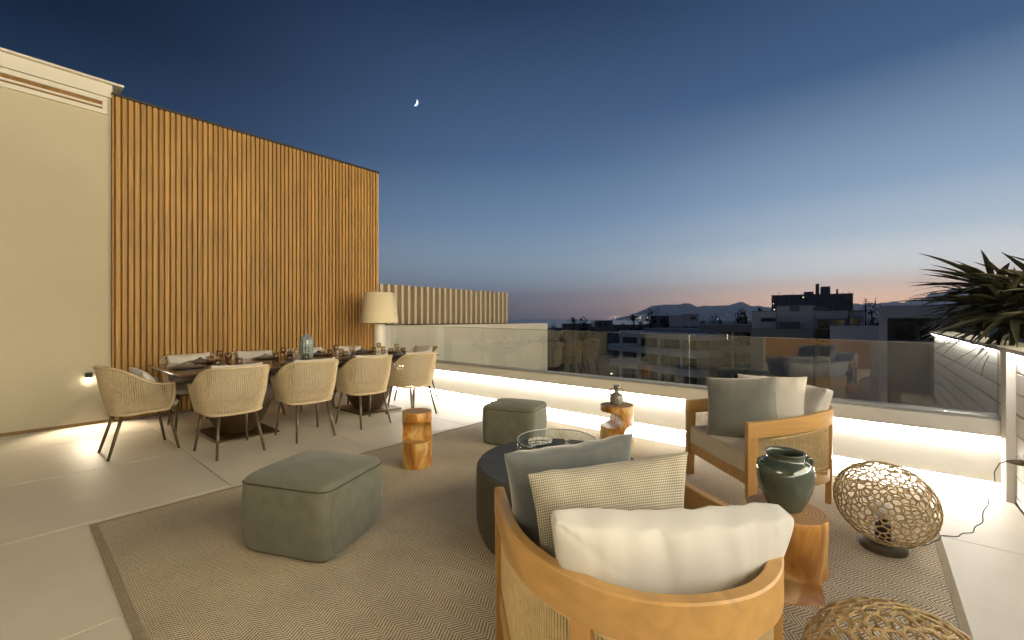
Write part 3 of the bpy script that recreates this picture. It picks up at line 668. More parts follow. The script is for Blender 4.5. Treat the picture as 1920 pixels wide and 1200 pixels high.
# ---- dining table
TXA, TXB, TYA, TYB, TZ = -6.05, -4.69, 0.965, 3.93, 0.75
tb = thing('dining_table', 'long dark brown stone dining table on two bronze pedestals', 'table', ((TXA + TXB) / 2, (TYA + TYB) / 2, 0))
hx, hy = (TXB - TXA) / 2, (TYB - TYA) / 2
def rect(i, z): return [(-hx + i, -hy + i, z), (hx - i, -hy + i, z), (hx - i, hy - i, z), (-hx + i, hy - i, z)]
bm = bmesh.new(); loft(bm, [rect(0.10, TZ - 0.075), rect(0.012, TZ - 0.022), rect(0.0, TZ - 0.014), rect(0.0, TZ - 0.003), rect(0.003, TZ)]); obj('tabletop', bm, M['tablecloth'], tb)
boxo('under_frame', M['bronze'], tb, -0.35, 0.35, -1.2, 1.2, TZ - 0.10, TZ - 0.0755)
for yy in (-0.82, 0.78):
    bm = bmesh.new(); loops = []
    for f in range(11):
        z = 0.03 + (TZ - 0.131) * f / 10; t_ = f / 10
        k = 0.52 + 0.48 * math.sin(min(1, t_ * 1.35) * PI / 2) - 0.10 * max(0, t_ - 0.75) / 0.25
        loops.append([(0.36 * k * math.copysign(abs(math.cos(a)) ** 0.75, math.cos(a)), yy + 0.33 * k * math.copysign(abs(math.sin(a)) ** 0.75, math.sin(a)), z) for a in [2 * PI * j / 36 for j in range(36)]])
    loft(bm, loops); ped = smooth_angle(obj('pedestal', bm, M['bronze'], tb), 40)
    bm = bmesh.new(); box(bm, -0.37, 0.37, yy - 0.30, yy + 0.30, 0.0, 0.02, 0.006, 1); obj('foot_plate', bm, M['bronze'], tb)

# ---- table settings
def lathe_me(name, prof, m, n=28):
    bm = bmesh.new(); lathe(bm, prof, n); me = bpy.data.meshes.new(name); bm.to_mesh(me); bm.free(); me.materials.append(m)
    me.polygons.foreach_set('use_smooth', [True] * len(me.polygons)); return me
charger_me = lathe_me('charger_plate', [(0, 0), (0.09, 0), (0.155, 0.008), (0.158, 0.011), (0.154, 0.0125), (0.10, 0.006), (0, 0.005)], M['plate'])
plate_me = lathe_me('dinner_plate', [(0, 0), (0.07, 0), (0.118, 0.014), (0.121, 0.017), (0.117, 0.018), (0.075, 0.006), (0, 0.005)], M['plate_l'])
gob_me = lathe_me('wine_glass', [(0, 0), (0.032, 0), (0.032, 0.002), (0.006, 0.006), (0.004, 0.012), (0.004, 0.06), (0.02, 0.068), (0.034, 0.09), (0.037, 0.115), (0.033, 0.145), (0.0315, 0.145), (0.0352, 0.115), (0.032, 0.091), (0.018, 0.071), (0, 0.067)], M['smoke_glass'], 16)
tum_me = lathe_me('tumbler', [(0, 0), (0.033, 0), (0.037, 0.088), (0.0355, 0.088), (0.032, 0.006), (0, 0.006)], M['smoke_glass'], 16)
bm = bmesh.new(); g = {}
for i in range(13):
    for j in range(9):
        u, v = i / 12 - .5, j / 8 - .5
        g[i, j] = bm.verts.new((u * 0.13 + 0.012 * math.sin(9 * v), v * 0.10 + 0.008 * math.sin(12 * u), 0.012 + 0.035 * math.exp(-((u * 3.2) ** 2 + (v * 3.5) ** 2)) + 0.012 * math.sin(14 * u + 6 * v) ** 2))
for i in range(12):
    for j in range(8): bm.faces.new((g[i, j], g[i + 1, j], g[i + 1, j + 1], g[i, j + 1]))
bmesh.ops.solidify(bm, geom=bm.faces[:], thickness=0.008)
nap_me = bpy.data.meshes.new('napkin'); bm.to_mesh(nap_me); bm.free(); nap_me.materials.append(M['napkin']); nap_me.polygons.foreach_set('use_smooth', [True] * len(nap_me.polygons))
def inst(name, me, loc, rz, label, cat, group):
    o = bpy.data.objects.new(name, me); COL.objects.link(o); o.location = loc; o.rotation_euler = (0, 0, rz); return tag(o, label, cat, group)
seat = ['lounge-side seat beside the head chair', 'second lounge-side seat from the white wall', 'third lounge-side seat from the white wall', 'lounge-side seat closest to the parapet', 'wall-side seat closest to the white wall', 'second wall-side seat from the white wall', 'wall-side seat behind the blue vase', 'wall-side seat beside the floor lamp', 'head seat by the white wall', 'head seat by the parapet']
sets = [(-4.92, 1.36, 0), (-4.92, 2.06, 0), (-4.92, 2.75, 0), (-4.92, 3.43, 0), (-5.83, 1.40, PI), (-5.83, 2.08, PI), (-5.83, 2.76, PI), (-5.83, 3.42, PI), (-5.34, 1.17, -PI / 2), (-5.36, 3.72, PI / 2)]
for i, (x, y, rz) in enumerate(sets):
    inst('charger_plate', charger_me, (x, y, TZ + 0.0005), 0, 'wide dark charger plate at the ' + seat[i], 'plate', 'charger plates on the dining table')
    inst('dinner_plate', plate_me, (x, y, TZ + 0.0075), 0, 'pale stoneware dinner plate at the ' + seat[i], 'plate', 'dinner plates on the dining table')
    inst('napkin', nap_me, (x, y, TZ + 0.013), rz + rnd.uniform(-.6, .6), 'crumpled taupe napkin at the ' + seat[i], 'napkin', 'napkins on the dining table')
    if i < 8:
        dx = -1 if x > -5.4 else 1
        inst('wine_glass', gob_me, (x + dx * 0.235, y + 0.12, TZ + 0.0005), 0, 'small stemmed wine glass at the ' + seat[i], 'glass', 'wine glasses on the dining table')
        inst('tumbler', tum_me, (x + dx * 0.21, y + 0.21, TZ + 0.0005), 0, 'tumbler on the parapet side of the wine glass, ' + seat[i], 'glass', 'tumblers on the dining table')
        inst('tumbler', tum_me, (x + dx * 0.245, y + 0.03, TZ + 0.0005), 0, 'tumbler on the house side of the wine glass, ' + seat[i], 'glass', 'tumblers on the dining table')
# ribbed blue glass vase
bm = bmesh.new(); loops = []
prof = [(0.050, 0.0), (0.062, 0.006), (0.072, 0.05), (0.078, 0.12), (0.079, 0.19), (0.074, 0.235), (0.060, 0.268), (0.040, 0.288), (0.030, 0.300), (0.034, 0.312), (0.028, 0.312), (0.022, 0.295)]
for (r_, z) in prof:
    k = 0.10 * min(1, max(0, (0.29 - z) / 0.06))
    loops.append([(r_ * (1 + k * math.cos(14 * a) * (0.7 + 0.5 * math.sin(z * 130 + a))) * math.cos(a), r_ * (1 + k * math.cos(14 * a) * (0.7 + 0.5 * math.sin(z * 130 + a))) * math.sin(a), z) for a in [2 * PI * j / 84 for j in range(84)]])
loft(bm, loops)
o = obj('glass_vase', bm, M['blue_glass'], None, True); o.location = (-5.45, 2.42, TZ + 0.0005); tag(o, 'tall ribbed blue-grey glass vase in the middle of the dining table', 'vase')

# ---- floor lamp
fl = thing('floor_lamp', 'big white floor lamp with tapered linen shade by the slat wall', 'lamp', (-6.27, 3.98, 0))
bm = bmesh.new(); lathe(bm, [(0.17, 0), (0.175, 0.02), (0.12, 0.05), (0.102, 0.12), (0.098, 0.7), (0.096, 1.16), (0.03, 1.18), (0.012, 1.2), (0.012, 1.64), (0, 1.64)], 32); smooth_angle(obj('column', bm, M['lamp_white'], fl), 40)
bm = bmesh.new(); lathe(bm, [(0.31, 1.19), (0.245, 1.685), (0.240, 1.685), (0.304, 1.195), (0.304, 1.19)], 40, cap=False); obj('lamp_shade', bm, M['shade'], fl, True)
bm = bmesh.new(); tube(bm, [(0.306 * math.cos(a), 0.306 * math.sin(a), 1.19) for a in [2 * PI * k / 40 for k in range(40)]], 0.006, 5, closed=True); obj('shade_trim', bm, M['linen'], fl, True)
for k in range(3):
    a = 2 * PI * k / 3; bm = bmesh.new(); tube(bm, [(0, 0, 1.63), (0.243 * math.cos(a), 0.243 * math.sin(a), 1.66)], 0.004, 5); obj('spoke', bm, M['lamp_white'], fl)

# ---- step light on the white wall
sl = thing('wall_light', 'small black wall light with glowing lower half behind the head chair', 'lamp', (XW, 0.60, 0.56))
boxo('housing', M['black'], sl, 0.0005, 0.045, -0.03, 0.03, 0.0, 0.055, bev=0.004, seg=1)
boxo('diffuser', emis('step_light_diffuser', (1, 0.86, 0.62), 14), sl, 0.0005, 0.042, -0.027, 0.027, -0.055, -0.0005)
ld = bpy.data.lights.new('wall_light_beam', 'SPOT'); ld.energy = STEP_W; ld.color = (1, 0.84, 0.6); ld.spot_size = R(100); ld.spot_blend = 0.8; ld.shadow_soft_size = 0.03
lo = bpy.data.objects.new('wall_light_beam', ld); COL.objects.link(lo); lo.parent = sl; lo.location = (0.10, 0, -0.03); lo.rotation_euler = (0, R(-32), 0)

# ---- ottomans
def ottoman(label, loc, rz, w, d, h):
    t = thing('ottoman', label, 'ottoman', loc, rz, 'olive ottomans on the rug')
    bm = bmesh.new(); nA = 48; loops = []
    def ring(k, z, zc=0.0):
        out = []
        for j in range(nA):
            a = 2 * PI * (j + 0.5) / nA; c, s = math.cos(a), math.sin(a)
            e = 2 / 9.0
            x = w / 2 * math.copysign(abs(c) ** e, c) * k; y = d / 2 * math.copysign(abs(s) ** e, s) * k
            edge = max(abs(x) / (w / 2), abs(y) / (d / 2))
            out.append((x, y, z + zc * (1 - (x / (w / 2)) ** 2) * (1 - (y / (d / 2)) ** 2)))
        return out
    for k, z in ((0.93, 0.012), (0.975, 0.02), (0.995, 0.045), (1.012, 0.15), (1.012, 0.24), (1.0, h - 0.045), (0.985, h - 0.022), (0.955, h - 0.008)): loops.append(ring(k, z))
    for k in (0.90, 0.75, 0.55, 0.3, 0.1): loops.append(ring(k, h - 0.002, 0.035))
    loft(bm, loops)
    for v_ in bm.verts:
        k_ = noise.noise(Vector((v_.co.x * 7 + loc[0] * 9, v_.co.y * 7, v_.co.z * 5))) * 0.007 + noise.noise(v_.co * 22) * 0.002
        v_.co += Vector((v_.co.x, v_.co.y, 0.1 if v_.co.z > h - 0.02 else 0)).normalized() * k_
    body = obj('upholstery', bm, M['ott'], t, True)
    bm = bmesh.new(); tube(bm, ring(0.9935, h - 0.030), 0.0035, 5, closed=True); obj('piping', bm, M['piping'], body, True)
    for sx in (-1, 1):
        for sy in (-1, 1):
            bm = bmesh.new(); tube(bm, [(sx * (w / 2 - 0.08), sy * (d / 2 - 0.08), 0.0), (sx * (w / 2 - 0.08), sy * (d / 2 - 0.08), 0.013)], 0.02, 10); obj('foot', bm, M['black'], t)
    return t
ottoman('olive grey box ottoman on the rug beside the dining chairs', (-2.435, 1.135, ZR), R(24), 0.575, 0.525, 0.398)
ottoman('olive grey box ottoman on the rug between round fire table and parapet', (-2.765, 3.32, ZR), R(18.2), 0.545, 0.485, 0.385)

# ---- carved log stools
def bool_cut(bm, cutters):
    me = bpy.data.meshes.new('tmp'); bm.to_mesh(me); bm.free(); a = bpy.data.objects.new('tmp', me); COL.objects.link(a); made = [a]
    for c in cutters:
        m2 = bpy.data.meshes.new('cut'); c.to_mesh(m2); c.free(); b = bpy.data.objects.new('cut', m2); COL.objects.link(b); made.append(b)
        md = a.modifiers.new('b', 'BOOLEAN'); md.object = b; md.operation = 'DIFFERENCE'; md.solver = 'EXACT'
    dg = bpy.context.evaluated_depsgraph_get(); out = bpy.data.meshes.new_from_object(a.evaluated_get(dg))
    for o in made: bpy.data.objects.remove(o)
    return out
def log_stool(label, loc, rz, r, h, z1, z2, bite=0.09):
    bm = bmesh.new(); prof = []
    prof = [(r * 0.96, 0.0), (r, 0.008)] + [(r * (1 + 0.012 * math.sin(7 * f)), 0.008 + (h - 0.016) * f) for f in [k / 14 for k in range(1, 14)]] + [(r, h - 0.008), (r * 0.97, h)]
    lathe(bm, prof, 48)
    for v in bm.verts:
        a = math.atan2(v.co.y, v.co.x); k = 1 + 0.018 * math.sin(2 * a + 1) + 0.012 * math.sin(3 * a); v.co.x *= k; v.co.y *= k
    cuts = []
    for (zc, sgn) in ((z1, -1), (z2, 1)):                 # one bite from each side, axis along y
        c = bmesh.new(); n = 40; x_in = sgn * r * 0.08
        poly = [(sgn * r * 2, zc + bite), (sgn * (r * 0.08 + bite * 0.9), zc + bite)]
        for k in range(1, 14):
            a = PI / 2 + PI * k / 14; poly.append((sgn * (r * 0.08 + bite * 0.9) + sgn * math.cos(a) * bite, zc + math.sin(a) * bite))
        poly += [(sgn * (r * 0.08 + bite * 0.9), zc - bite), (sgn * r * 2, zc - bite)]
        A = [c.verts.new((x, -r * 2, z)) for x, z in poly]; B = [c.verts.new((x, r * 2, z)) for x, z in poly]
        for k in range(len(poly)): c.faces.new((A[k], A[(k + 1) % len(poly)], B[(k + 1) % len(poly)], B[k]))
        c.faces.new(A[::-1]); c.faces.new(B); bmesh.ops.recalc_face_normals(c, faces=c.faces); cuts.append(c)
    me = bool_cut(bm, cuts); me.name = 'log_stool'
    me.materials.clear(); me.materials.append(M['log'])
    o = bpy.data.objects.new('log_stool', me); COL.objects.link(o); o.location = loc; o.rotation_euler = (0, 0, rz)
    smooth_angle(o, 35)
    return tag(o, label, 'stool', 'carved log side tables')
p1 = Vector((-2.95, 2.235, ZR)); p2 = Vector((-1.90, 3.83, ZR)); p3 = Vector((-0.295, 2.225, ZR))
a1 = math.atan2(-p1.y, -p1.x)
log_stool('bare carved log stool between ottoman and fire table', p1, a1 + PI - R(14), 0.126, 0.46, 0.30, -0.5, 0.085)
log_stool('S-shaped carved log table holding a small two-handled jug', p2, YAW + R(8), 0.158, 0.405, 0.275, 0.145, 0.072)
log_stool('carved log table holding the dark green vase', p3, math.atan2(p3.y, p3.x) + PI + R(28), 0.158, 0.40, -0.5, 0.075, 0.09)

# ---- round fire table with glass ring
ft = thing('fire_table', 'round charcoal fire table with glass wind ring in the middle of the rug', 'fire table', (-1.386, 2.04, ZR))
Rf, Hf = 0.465, 0.42
bm = bmesh.new(); lathe(bm, [(Rf * 0.86, 0), (Rf * 0.93, 0.02), (Rf * 0.98, 0.07), (Rf, 0.13), (Rf, Hf - 0.03), (Rf * 0.992, Hf - 0.012), (Rf * 0.975, Hf - 0.003)], 64); smooth_angle(obj('body', bm, M['fire_body'], ft), 40)
bm = bmesh.new(); lathe(bm, [(0, Hf - 0.0025), (Rf * 0.974, Hf - 0.0025), (Rf * 0.965, Hf + 0.004), (0.215, Hf + 0.006), (0.21, Hf - 0.001), (0, Hf - 0.001)], 64, cap=False); smooth_angle(obj('table_top', bm, M['fire_top'], ft), 40)
bm = bmesh.new(); lathe(bm, [(0.226, Hf + 0.006), (0.226, Hf + 0.125), (0.232, Hf + 0.125), (0.232, Hf + 0.006), (0.226, Hf + 0.006)], 64, cap=False); rg = obj('glass_ring', bm, M['ring_glass'], ft, True)
bm = bmesh.new(); tube(bm, [(0.229 * math.cos(a), 0.229 * math.sin(a), Hf + 0.1265) for a in [2 * PI * k / 64 for k in range(64)]], 0.0028, 5, closed=True); obj('ring_rim', bm, M['glass_edge'], rg, True)
av = math.atan2(-2.04, 1.386) - R(28)
for k in (0, 1):
    bm = bmesh.new(); lp = []
    for z in (0.13, 0.18): lp.append([((Rf + 0.003 * q) * math.cos(av + da), (Rf + 0.003 * q) * math.sin(av + da), z) for q, da in ((1, -0.1), (1, -0.03), (1, 0.03), (1, 0.1), (-3, 0.1), (-3, 0.03), (-3, -0.03), (-3, -0.1))])
    loft(bm, lp); obj('vent', bm, M['black'], ft); av += PI
lava = []
bm = bmesh.new()
for k in range(90):
    a, q = rnd.uniform(0, 2 * PI), 0.19 * math.sqrt(rnd.random()); s_ = rnd.uniform(0.010, 0.020)
    bmesh.ops.create_icosphere(bm, subdivisions=1, radius=s_, matrix=Matrix.Translation((q * math.cos(a), q * math.sin(a), Hf + s_ * 0.6)) @ Matrix.Diagonal((1, rnd.uniform(.6, 1), rnd.uniform(.5, .9), 1)))
obj('lava_pebbles', bm, M['fire_body'], ft, kind='stuff')
# ---- vases
bm = bmesh.new(); lathe(bm, [(0, 0.0), (0.060, 0.0), (0.066, 0.006), (0.082, 0.04), (0.101, 0.09), (0.112, 0.135), (0.113, 0.165), (0.106, 0.192), (0.090, 0.212), (0.077, 0.220), (0.073, 0.226), (0.074, 0.243), (0.079, 0.248), (0.078, 0.252), (0.071, 0.251), (0.066, 0.243), (0.066, 0.225), (0.085, 0.205), (0.100, 0.17), (0.095, 0.10), (0.06, 0.02), (0, 0.012)], 48)
gv = thing('green_vase', 'squat glossy dark green ceramic vase with wide mouth on a log table', 'vase', p3 + Vector((0.0, 0.0, 0.4005)))
obj('body', bm, M['celadon'], gv, True)
for sgn in (-1, 1):
    bm = bmesh.new(); bx_, by_ = CA * sgn, SA * sgn
    tube(bm, [(bx_ * r_, by_ * r_, z) for r_, z in ((0.094, 0.206), (0.104, 0.222), (0.116, 0.218), (0.118, 0.200), (0.111, 0.182))], 0.009, 8); obj('lug', bm, M['celadon'], gv, True)
jg = thing('small_jug', 'small grey glazed jug with two loop handles on an S-shaped log', 'vase', p2 + Vector((-0.005, 0, 0.4055)), YAW)
bm = bmesh.new(); lathe(bm, [(0, 0), (0.055, 0), (0.063, 0.01), (0.066, 0.05), (0.060, 0.085), (0.042, 0.108), (0.024, 0.12), (0.020, 0.135), (0.021, 0.155), (0.034, 0.182), (0.036, 0.186), (0.028, 0.184), (0.017, 0.155), (0.015, 0.13), (0, 0.12)], 32); obj('body', bm, M['grey_glaze'], jg, True)
for sgn in (-1, 1):
    bm = bmesh.new(); tube(bm, [(sgn * x, 0, z) for x, z in ((0.020, 0.150), (0.040, 0.160), (0.058, 0.148), (0.065, 0.125), (0.062, 0.100), (0.052, 0.084))], 0.006, 8); obj('handle', bm, M['grey_glaze'], jg, True)

# ---- teak lounge armchairs
AW, AYF, AYB, AYN = 0.368, 0.345, -0.445, 0.05
def railz(y): return 0.590 + 0.050 * sstep((AYF - y) / 0.70)
def band(bm, path, half, z0f, z1f):
    """bent board standing on edge along a plan line"""
    n = len(path); loops = []
    for i, p in enumerate(path):
        t = (path[min(i + 1, n - 1)] - path[max(i - 1, 0)]).normalized(); nn = Vector((-t.y, t.x, 0)) * half
        z0, z1 = z0f(p), z1f(p); b = 0.005
        loops.append([(p.x + nn.x, p.y + nn.y, z0), (p.x - nn.x, p.y - nn.y, z0), (p.x - nn.x, p.y - nn.y, z1 - b), (p.x - nn.x * .75, p.y - nn.y * .75, z1), (p.x + nn.x * .75, p.y + nn.y * .75, z1), (p.x + nn.x, p.y + nn.y, z1 - b)])
    return loft(bm, loops)
def make_armchair(label, loc, rz):
    t = thing('armchair', label, 'armchair', loc, rz, 'teak lounge armchairs')
    up = [Vector((x, y, 0)) for x, y in resample([Vector((x, y, 0)) for x, y in upath(AW, AYF, AYB, AYN, 70, 2.2)], 90) for x, y in [(x, y)]] if False else resample([Vector((x, y, 0)) for x, y in upath(AW, AYF, AYB, AYN, 70, 2.2)], 90)
    bm = bmesh.new(); band(bm, up, 0.019, lambda p: railz(p.y) - 0.098, lambda p: railz(p.y)); smooth_angle(obj('top_rail', bm, M['teak'], t), 40)
    lo_ = [Vector((p.x * 0.985, p.y * 0.985, 0)) for p in up[4:-4]]
    bm = bmesh.new(); band(bm, lo_, 0.014, lambda p: 0.165, lambda p: 0.238); smooth_angle(obj('lower_rail', bm, M['teak'], t), 40)
    bm = bmesh.new()
    m_ = resample(up, 190)
    for k, p in enumerate(m_):
        if p.y > AYF - 0.062: continue
        q = Vector((p.x * 0.99, p.y * 0.99, 0))
        tube(bm, [(q.x, q.y, 0.2385), (q.x * 1.004, q.y * 1.004, railz(p.y) - 0.099)], 0.0036, 4, caps=False)
    for zz_ in (0.262, 0.468):
        tube(bm, [Vector((p.x * 0.99, p.y * 0.99, zz_ + 0.055 * sstep((AYF - p.y) / 0.7) * (zz_ > 0.4))) for p in up[7:-7]], 0.0045, 5)
    obj('cord_weave', bm, M['cord'], t, True, kind='stuff')
    for sx in (-1, 1):
        bm = bmesh.new(); loft(bm, [[(sx * AW - 0.0165 + a * 0.033, AYF - 0.062 + 0.004 * e + b * (0.062 - 0.004 * e), z) for a, b in ((0, 0), (1, 0), (1, 1), (0, 1))] for z, e in ((0.0, 2), (0.2, 1), (0.4915, -1))]); obj('front_leg', bm, M['teak_leg'], t)
        # rear post standing in the curve of the back
        k = int(len(up) * (0.5 + sx * 0.135)); p = up[k]; tt = (up[k + 1] - up[k - 1]).normalized(); nn = Vector((-tt.y, tt.x, 0))
        bm = bmesh.new(); loft(bm, [[tuple((Vector((p.x, p.y, 0)) * f + tt * a * 0.026 + nn * b * 0.0165) + Vector((0, 0, z))) for a, b in ((-1, -1), (1, -1), (1, 1), (-1, 1))] for z, f in ((0.0, 0.985), (0.25, 0.995), (0.5535, 1.0))]); obj('rear_leg', bm, M['teak_leg'], t)
    boxo('front_rail', M['teak'], t, -AW + 0.0168, AW - 0.0168, AYF - 0.055, AYF - 0.020, 0.180, 0.256, bev=0.003, seg=1)
    boxo('seat_deck', M['teak'], t, -AW + 0.03, AW - 0.03, -0.24, AYF - 0.056, 0.225, 0.245)
    bm = bmesh.new()
    poly = [(p.x * 0.93, p.y * 0.93) for p in up[::3] if p.y < 0.2] + [(AW - 0.025, 0.2), (AW - 0.025, AYF - 0.02), (AW - 0.05, AYF - 0.003), (0.15, AYF + 0.003), (0, AYF + 0.005), (-0.15, AYF + 0.003), (-AW + 0.05, AYF - 0.003), (-AW + 0.025, AYF - 0.02), (-AW + 0.025, 0.2)]
    outline_slab(bm, poly, 0.258, 0.395, 0.022, 0.012); obj('seat_cushion', bm, M['seat'], t, True)
    return t
fc = Vector((-0.60, 1.27, ZR)); frz = math.atan2(0.666, -0.746) - PI / 2
rc = Vector((-0.63, 3.50, ZR)); rrz = math.atan2(-0.72, -0.69) - PI / 2
make_armchair('teak armchair with cord sides seen from behind, its back to the house', fc, frz)
make_armchair('teak armchair with cord sides standing with its back to the parapet', rc, rrz)
def cushion(name, w, h, t_, m, seed, label, cloc, crz, local, rx, ry, rz2, wr=0.006, corner=0.06, be=0.0, pw=2.6, n=32, pleat=0.006, bend=0.0, taper=0.0):
    bm = pillow_bm(w, h, t_, n, corner, seed, wr, pw, be, pleat)
    for v_ in bm.verts:
        v_.co.x *= 1 - taper * (0.5 - v_.co.z / h); v_.co.y += bend * v_.co.x ** 2
    o = obj(name, bm, m, None, True); place(o, cloc, crz, Vector(local), R(rx), R(ry), R(rz2))
    sub = o.modifiers.new('smooth', 'SUBSURF'); sub.levels = 1; sub.render_levels = 1
    return tag(o, label, 'cushion')
G = 'loose cushions on the armchairs'
cushion('back_cushion', 0.655, 0.41, 0.175, M['ivory'], 5, 'plump ivory back cushion in the armchair seen from behind', fc, frz, (0.008, -0.252, 0.548), 13, 2.0, 0, 0.007, 0.03, 0.30, 3.0, 64, 0.011, 0.18, 0.20)
cushion('throw_pillow', 0.46, 0.46, 0.16, M['beige_weave'], 8, 'beige woven throw pillow between ivory and grey cushions', fc, frz, (-0.085, -0.095, 0.622), 16, -7, -4, 0.006, 0.07)
cushion('throw_pillow', 0.43, 0.45, 0.16, M['grey_velvet'], 9, 'slate grey velvet throw pillow leaning against the beige woven one', fc, frz, (-0.155, 0.085, 0.632), 16, -6.5, 2, 0.008, 0.07)
cushion('back_cushion', 0.66, 0.40, 0.17, M['ivory'], 12, 'ivory back cushion in the armchair by the parapet', rc, rrz, (0.0, -0.250, 0.585), 12, 0, 0, 0.008, 0.05, 0.30, 3.0, 56, 0.012, 0.15, 0.20)
cushion('throw_pillow', 0.45, 0.45, 0.15, M['linen'], 14, 'cream throw pillow behind the sage one in the parapet armchair', rc, rrz, (-0.05, -0.055, 0.62), 16, 3, 38, 0.006, 0.07)
cushion('throw_pillow', 0.47, 0.45, 0.15, M['sage_velvet'], 16, 'sage grey velvet throw pillow at the front of the parapet armchair', rc, rrz, (0.0, 0.13, 0.605), 20, 5, 48, 0.006, 0.07)

# ---- woven egg lamps
def egg_mesh(n=470, seed=3):
    r_ = random.Random(seed); pts = []
    for k in range(n):
        z = 1 - 2 * (k + 0.5) / n; a = k * PI * (3 - math.sqrt(5)); q = math.sqrt(1 - z * z)
        v = Vector((q * math.cos(a), q * math.sin(a), z)) + Vector((r_.gauss(0, 1), r_.gauss(0, 1), r_.gauss(0, 1))) * 0.035; pts.append(v.normalized())
    hb = bmesh.new(); vs = [hb.verts.new(p) for p in pts]; bmesh.ops.convex_hull(hb, input=vs); hb.verts.ensure_lookup_table()
    bm = bmesh.new()
    def egg(v, k=1.0):
        f = 1 + 0.10 * v.x
        return Vector((v.x * 0.240, v.y * 0.208 * f, v.z * 0.208 * f)) * k
    for v in hb.verts:
        cs = [f.calc_center_median().normalized() for f in v.link_faces]
        if len(cs) < 4: continue
        nrm_ = v.co.normalized(); ax = nrm_.orthogonal().normalized(); ay = nrm_.cross(ax)
        cs.sort(key=lambda c: math.atan2((c - nrm_).dot(ay), (c - nrm_).dot(ax)))
        ring = []
        for a, b in zip(cs, cs[1:] + cs[:1]):
            ring.append(nrm_.lerp(a, 0.90).normalized()); ring.append(nrm_.lerp(a.lerp(b, 0.5), 0.97).normalized())
        tube(bm, [egg(p, 1 + 0.012 * r_.random()) for p in ring], 0.0031, 4, closed=True)
        for c in cs[::2]:
            tube(bm, [egg(nrm_.lerp(c, 0.86).normalized(), 1.012), egg(c, 1.0), egg(nrm_.lerp(c, 1.22).normalized(), 0.992)], 0.003, 4, caps=False)
    hb.free()
    me = bpy.data.meshes.new('woven_shell'); bm.to_mesh(me); bm.free(); me.materials.append(M['egg_rope']); me.polygons.foreach_set('use_smooth', [True] * len(me.polygons)); return me
egg_me = egg_mesh()
def egg_lamp(label, loc, tilt, rz):
    t = thing('egg_lamp', label, 'lamp', loc, rz, 'woven egg lamps')
    bm = bmesh.new(); lathe(bm, [(0.098, 0), (0.102, 0.004), (0.102, 0.028), (0.094, 0.034), (0, 0.034)], 40); smooth_angle(obj('base_disc', bm, M['egg_base'], t), 40)
    s = bpy.data.objects.new('woven_shell', egg_me); COL.objects.link(s); s.parent = t; s['kind'] = 'stuff'; s.location = (0, 0, 0.252); s.rotation_euler = (0, tilt, 0)
    bm = bmesh.new(); lathe(bm, [(0.03, 0.035), (0.034, 0.06), (0.034, 0.13), (0.02, 0.14), (0.02, 0.17)], 20); smooth_angle(obj('lamp_holder', bm, M['black'], t), 40)
    bm = bmesh.new(); bmesh.ops.create_uvsphere(bm, u_segments=16, v_segments=10, radius=0.045, matrix=Matrix.Translation((0, 0, 0.205))); obj('bulb', bm, M['lamp_white'], t, True)
    return t
E1 = Vector((0.045, 3.05, 0)); E2 = Vector((0.065, 1.535, 0))
egg_lamp('woven rope egg lamp beside the parapet armchair', E1 + Vector((0, 0, ZR)), R(24), YAW + R(10))
egg_lamp('woven rope egg lamp farther from the parapet, beside the log table', E2 + Vector((0, 0, ZR)), R(24), YAW - R(5))

# ---- sockets, plugs and flexes on the clad wall
def socket(label, y, z):
    t = thing('wall_socket', label, 'socket', (0.745, y, z))
    boxo('back_box', M['glass_edge'], t, -0.028, -0.0005, -0.04, 0.04, -0.04, 0.04, bev=0.004, seg=1)
    bm = bmesh.new(); tube(bm, [(-0.0285, 0, -0.005), (-0.05, 0, -0.005), (-0.075, 0, -0.006), (-0.098, 0, -0.007)], [0.019, 0.019, 0.013, 0.007], 12); obj('plug', bm, M['leg'], t, True)
    return t
socket('brushed metal wall socket with plug above the egg lamp flex', 4.06, 0.36)
socket('brushed metal wall socket with plug nearest the house', 1.0, 0.36)
def flex(label, pts):
    bm = bmesh.new(); P = resample([Vector(p) for p in pts], 60)
    for i, p in enumerate(P):
        k = min(1, i / 6, (59 - i) / 6); p.x += 0.006 * k * math.sin(i * 0.9); p.y += 0.006 * k * math.cos(i * 0.7)
        if p.z > 0.03: p.z += 0.004 * k * math.sin(i * 1.1)
    tube(bm, P, 0.0028, 5); return tag(obj('lamp_flex', bm, M['piping'], None, True), label, 'cable', 'lamp flexes')
flex('thin wavy flex from egg lamp up to the socket near the parapet', [(E1.x + 0.095, E1.y + 0.02, 0.032), (0.25, 3.28, 0.014), (0.30, 3.42, 0.014), (0.38, 3.52, 0.006), (0.44, 3.62, 0.006), (0.50, 3.76, 0.03), (0.54, 3.88, 0.12), (0.585, 3.98, 0.26), (0.61, 4.04, 0.335), (0.647, 4.06, 0.353)])
flex('thin wavy flex from egg lamp to the socket nearest the house', [(E2.x + 0.095, E2.y - 0.02, 0.032), (0.26, 1.55, 0.014), (0.32, 1.40, 0.014), (0.42, 1.25, 0.006), (0.50, 1.12, 0.03), (0.55, 1.05, 0.12), (0.60, 1.0, 0.30), (0.647, 1.0, 0.353)])

